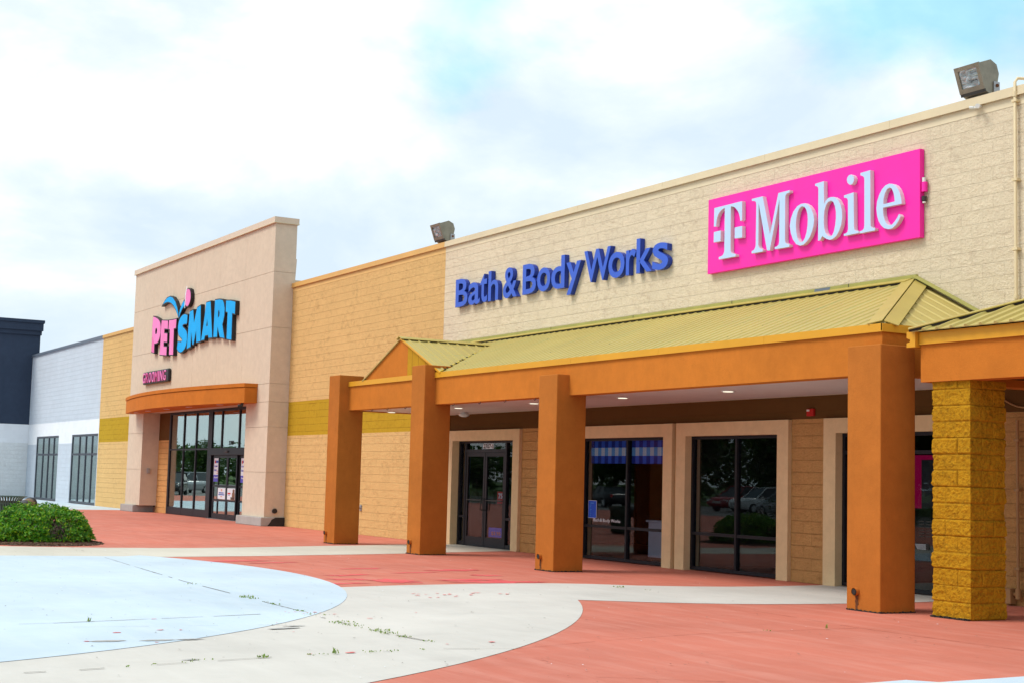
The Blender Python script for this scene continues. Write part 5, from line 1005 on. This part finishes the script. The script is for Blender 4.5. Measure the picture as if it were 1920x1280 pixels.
def make_car(paint, label, suv):
    t = thing('parked_car', (0, 0, 0), label, 'car'); H = 1.72 if suv else 1.45; L = 4.7; W = .92
    def loft(stations, m, mb):
        n = len(stations[0]); o = [p for s in stations for p in s]; fs = [list(range(n))[::-1], [len(o)-n+i for i in range(n)]]
        for k in range(len(stations)-1):
            for i in range(n): fs.append([k*n+i, k*n+(i+1) % n, (k+1)*n+(i+1) % n, (k+1)*n+i])
        mb.add(o, fs, m, True)
    b = MB(); st = []
    for x, zb, zt, w in ((-2.35, .45, .80, .70), (-2.25, .32, .95, .84), (-1.7, .26, 1.02, .91), (-.6, .24, 1.03, W), (.8, .24, 1.02, W), (1.5, .26, .99 if suv else .92, .91), (2.15, .32, .90 if suv else .78, .84), (2.35, .42, .74 if suv else .64, .70)):
        st.append([(x, -w+.06, zb), (x, -w, zb+.12), (x, -w, zt-.16), (x, -w+.07, zt-.02), (x, -w+.25, zt), (x, w-.25, zt), (x, w-.07, zt-.02), (x, w, zt-.16), (x, w, zb+.12), (x, w-.06, zb)])
    loft(st, paint, b); b.build('body', t)
    c = MB(); z0 = 1.0; rb = -2.15 if suv else -1.5
    lo = [(rb, -.82, z0), (1.15, -.82, z0), (1.15, .82, z0), (rb, .82, z0)]; hi = [(rb+.28, -.66, H-.05), (.30, -.66, H-.05), (.30, .66, H-.05), (rb+.28, .66, H-.05)]; c.hexa(lo, hi, M['car_glass']); c.build('windows', t)
    r = MB(); r.box(rb+.24, .34, -.68, .68, H-.06, H, paint, .03)
    for s in (-1, 1):
        for xa, xb in ((1.15, .32), (rb, rb+.26)): r.tube([(xa, s*.83, z0), (xb, s*.67, H-.04)], .04, paint, 6)
        r.tube([(-.45, s*.83, z0), (-.42, s*.67, H-.04)], .035, paint, 6)
    r.build('roof', t)
    for x in (-1.42, 1.45):
        for s in (-1, 1):
            w = MB(); w.tube([(x, s*.70, .34), (x, s*.72, .34), (x, s*.90, .34), (x, s*.92, .34)], [.30, .34, .34, .30], M['black_rubber'], 20); wo_ = w.build('wheel', t)
            w = MB(); w.tube([(x, s*.90, .34), (x, s*.927, .34)], [.23, .20], M['chrome'], 14); w.build('rim', wo_)
    for s in (-1, 1): w = MB(); w.box(2.12, 2.30, s*.62-.17, s*.62+.17, .66, .80, M['lens'], .03); w.build('headlight', t)
    for s in (-1, 1): w = MB(); w.box(-2.33, -2.22, s*.66-.12, s*.66+.12, .70, .95, M['ink_red'], .03); w.build('tail_light', t)
    w = MB(); w.box(2.22, 2.365, -.42, .42, .52, .70, M['chrome'], .02); w.build('grille', t)
    w = MB()
    for s in (-1, 1): w.box(.72, .92, s*.98-.09, s*.98+.09, .98, 1.10, paint, .03)
    w.build('mirror', t)
    return t
for paint, lab, suv, x, y, a in (('car_black', 'black sport utility vehicle parked beyond the pet store end of the plaza', True, -107, -16.5, 25), ('car_silver', 'silver sport utility vehicle parked next to the black one', True, -118, -21, 60), ('car_white', 'white estate car parked far down the lot', True, -128, -19.5, 75),
        ('car_blue', 'dark blue saloon car parked across from the middle shop window', False, -57, -37, 200), ('car_red', 'red hatchback car parked across the road', True, -78, -46, 80), ('car_white', 'white pickup-sized car parked by the red car', True, -73, -44, 95), ('car_silver', 'silver saloon car parked beside the hedge', False, -66, -40, 185), ('car_black', 'black saloon car waiting on the road', False, -88, -42, 190)):
    o = make_car(M[paint], lab, suv); o.location = (x, y, -.14); o.rotation_euler = (0, 0, rad(a))
for i, (x0, x1, y, lab) in enumerate(((-58, -44, -31.9, 'clipped green hedge along the far edge of the plaza, longest run'), (-92, -78, -30, 'clipped green hedge at the far end of the plaza'))):
    h = thing('hedge', ((x0+x1)/2, y, 0), lab, 'hedge'); w = MB(); rr = random.Random(50+i)
    for k in range(int((x1-x0)*420)):
        p = Vector((rr.uniform(x0, x1), y+rr.uniform(-.5, .5), rr.uniform(.05, .85))); 
        q = rr.random()
        if q < .4: p.z = .85+rr.gauss(0, .04)
        elif q < .8: p.y = y+rr.choice((-.5, .5))+rr.gauss(0, .04)
        leaf(w, p, Vector((rr.gauss(0, 1), rr.gauss(0, 1), rr.gauss(.4, .6))), Vector((rr.gauss(0, .5), rr.gauss(0, .5), 1)), rr.uniform(.07, .12), rr.uniform(.04, .06), M['tree_leaf'])
    w.build('foliage', h, fixn=False)
    w = MB(); 
    x = x0+.3
    while x < x1: w.tube([(x, y, 0), (x+.05, y+.03, .7)], .02, M['twig'], 6); x += .5
    w.build('stems', h)
sg = thing('parking_sign', (-62, -36.0, -.14), 'blue accessible parking sign on a thin grey post', 'sign'); w = MB(); w.tube([(-62, -36, -.14), (-62, -36, 2.0)], .03, M['grey_metal'], 8); w.build('post', sg); w = MB(); w.box(-62.16, -61.84, -35.985, -35.96, 1.55, 2.0, M['blue_panel'], .005); w.build('plate', sg)

w = MB(); rr = random.Random(77)
for (x0, y0, x1, y1, n) in ((-150, -84, -28, -72, 9000), (-245, -62, -150, -84, 5000), (-225, -25, -245, -62, 3000)):
    L = math.hypot(x1-x0, y1-y0)
    for i in range(n):
        t = rr.random(); x, y = x0+(x1-x0)*t, y0+(y1-y0)*t; top = (9.5 if y0 < -80 and x0 > -200 else 5.6)+(2.2 if x0 > -200 else 1.2)*noise.noise((x*.09, y*.09, 1))+1.2*noise.noise((x*.35, y*.35, 4)); z = top*rr.random()**.7
        leaf(w, Vector((x+rr.gauss(0, 1.6), y+rr.gauss(0, 1.6), z-.15)), Vector((rr.gauss(0, 1), rr.gauss(0, 1), rr.gauss(0, .6))), Vector((rr.gauss(0, .6), rr.gauss(0, .6), 1)), rr.uniform(.7, 1.5), rr.uniform(.45, .9), M['tree_leaf'])
tag(w.build('woodland', fixn=False), kind='stuff')
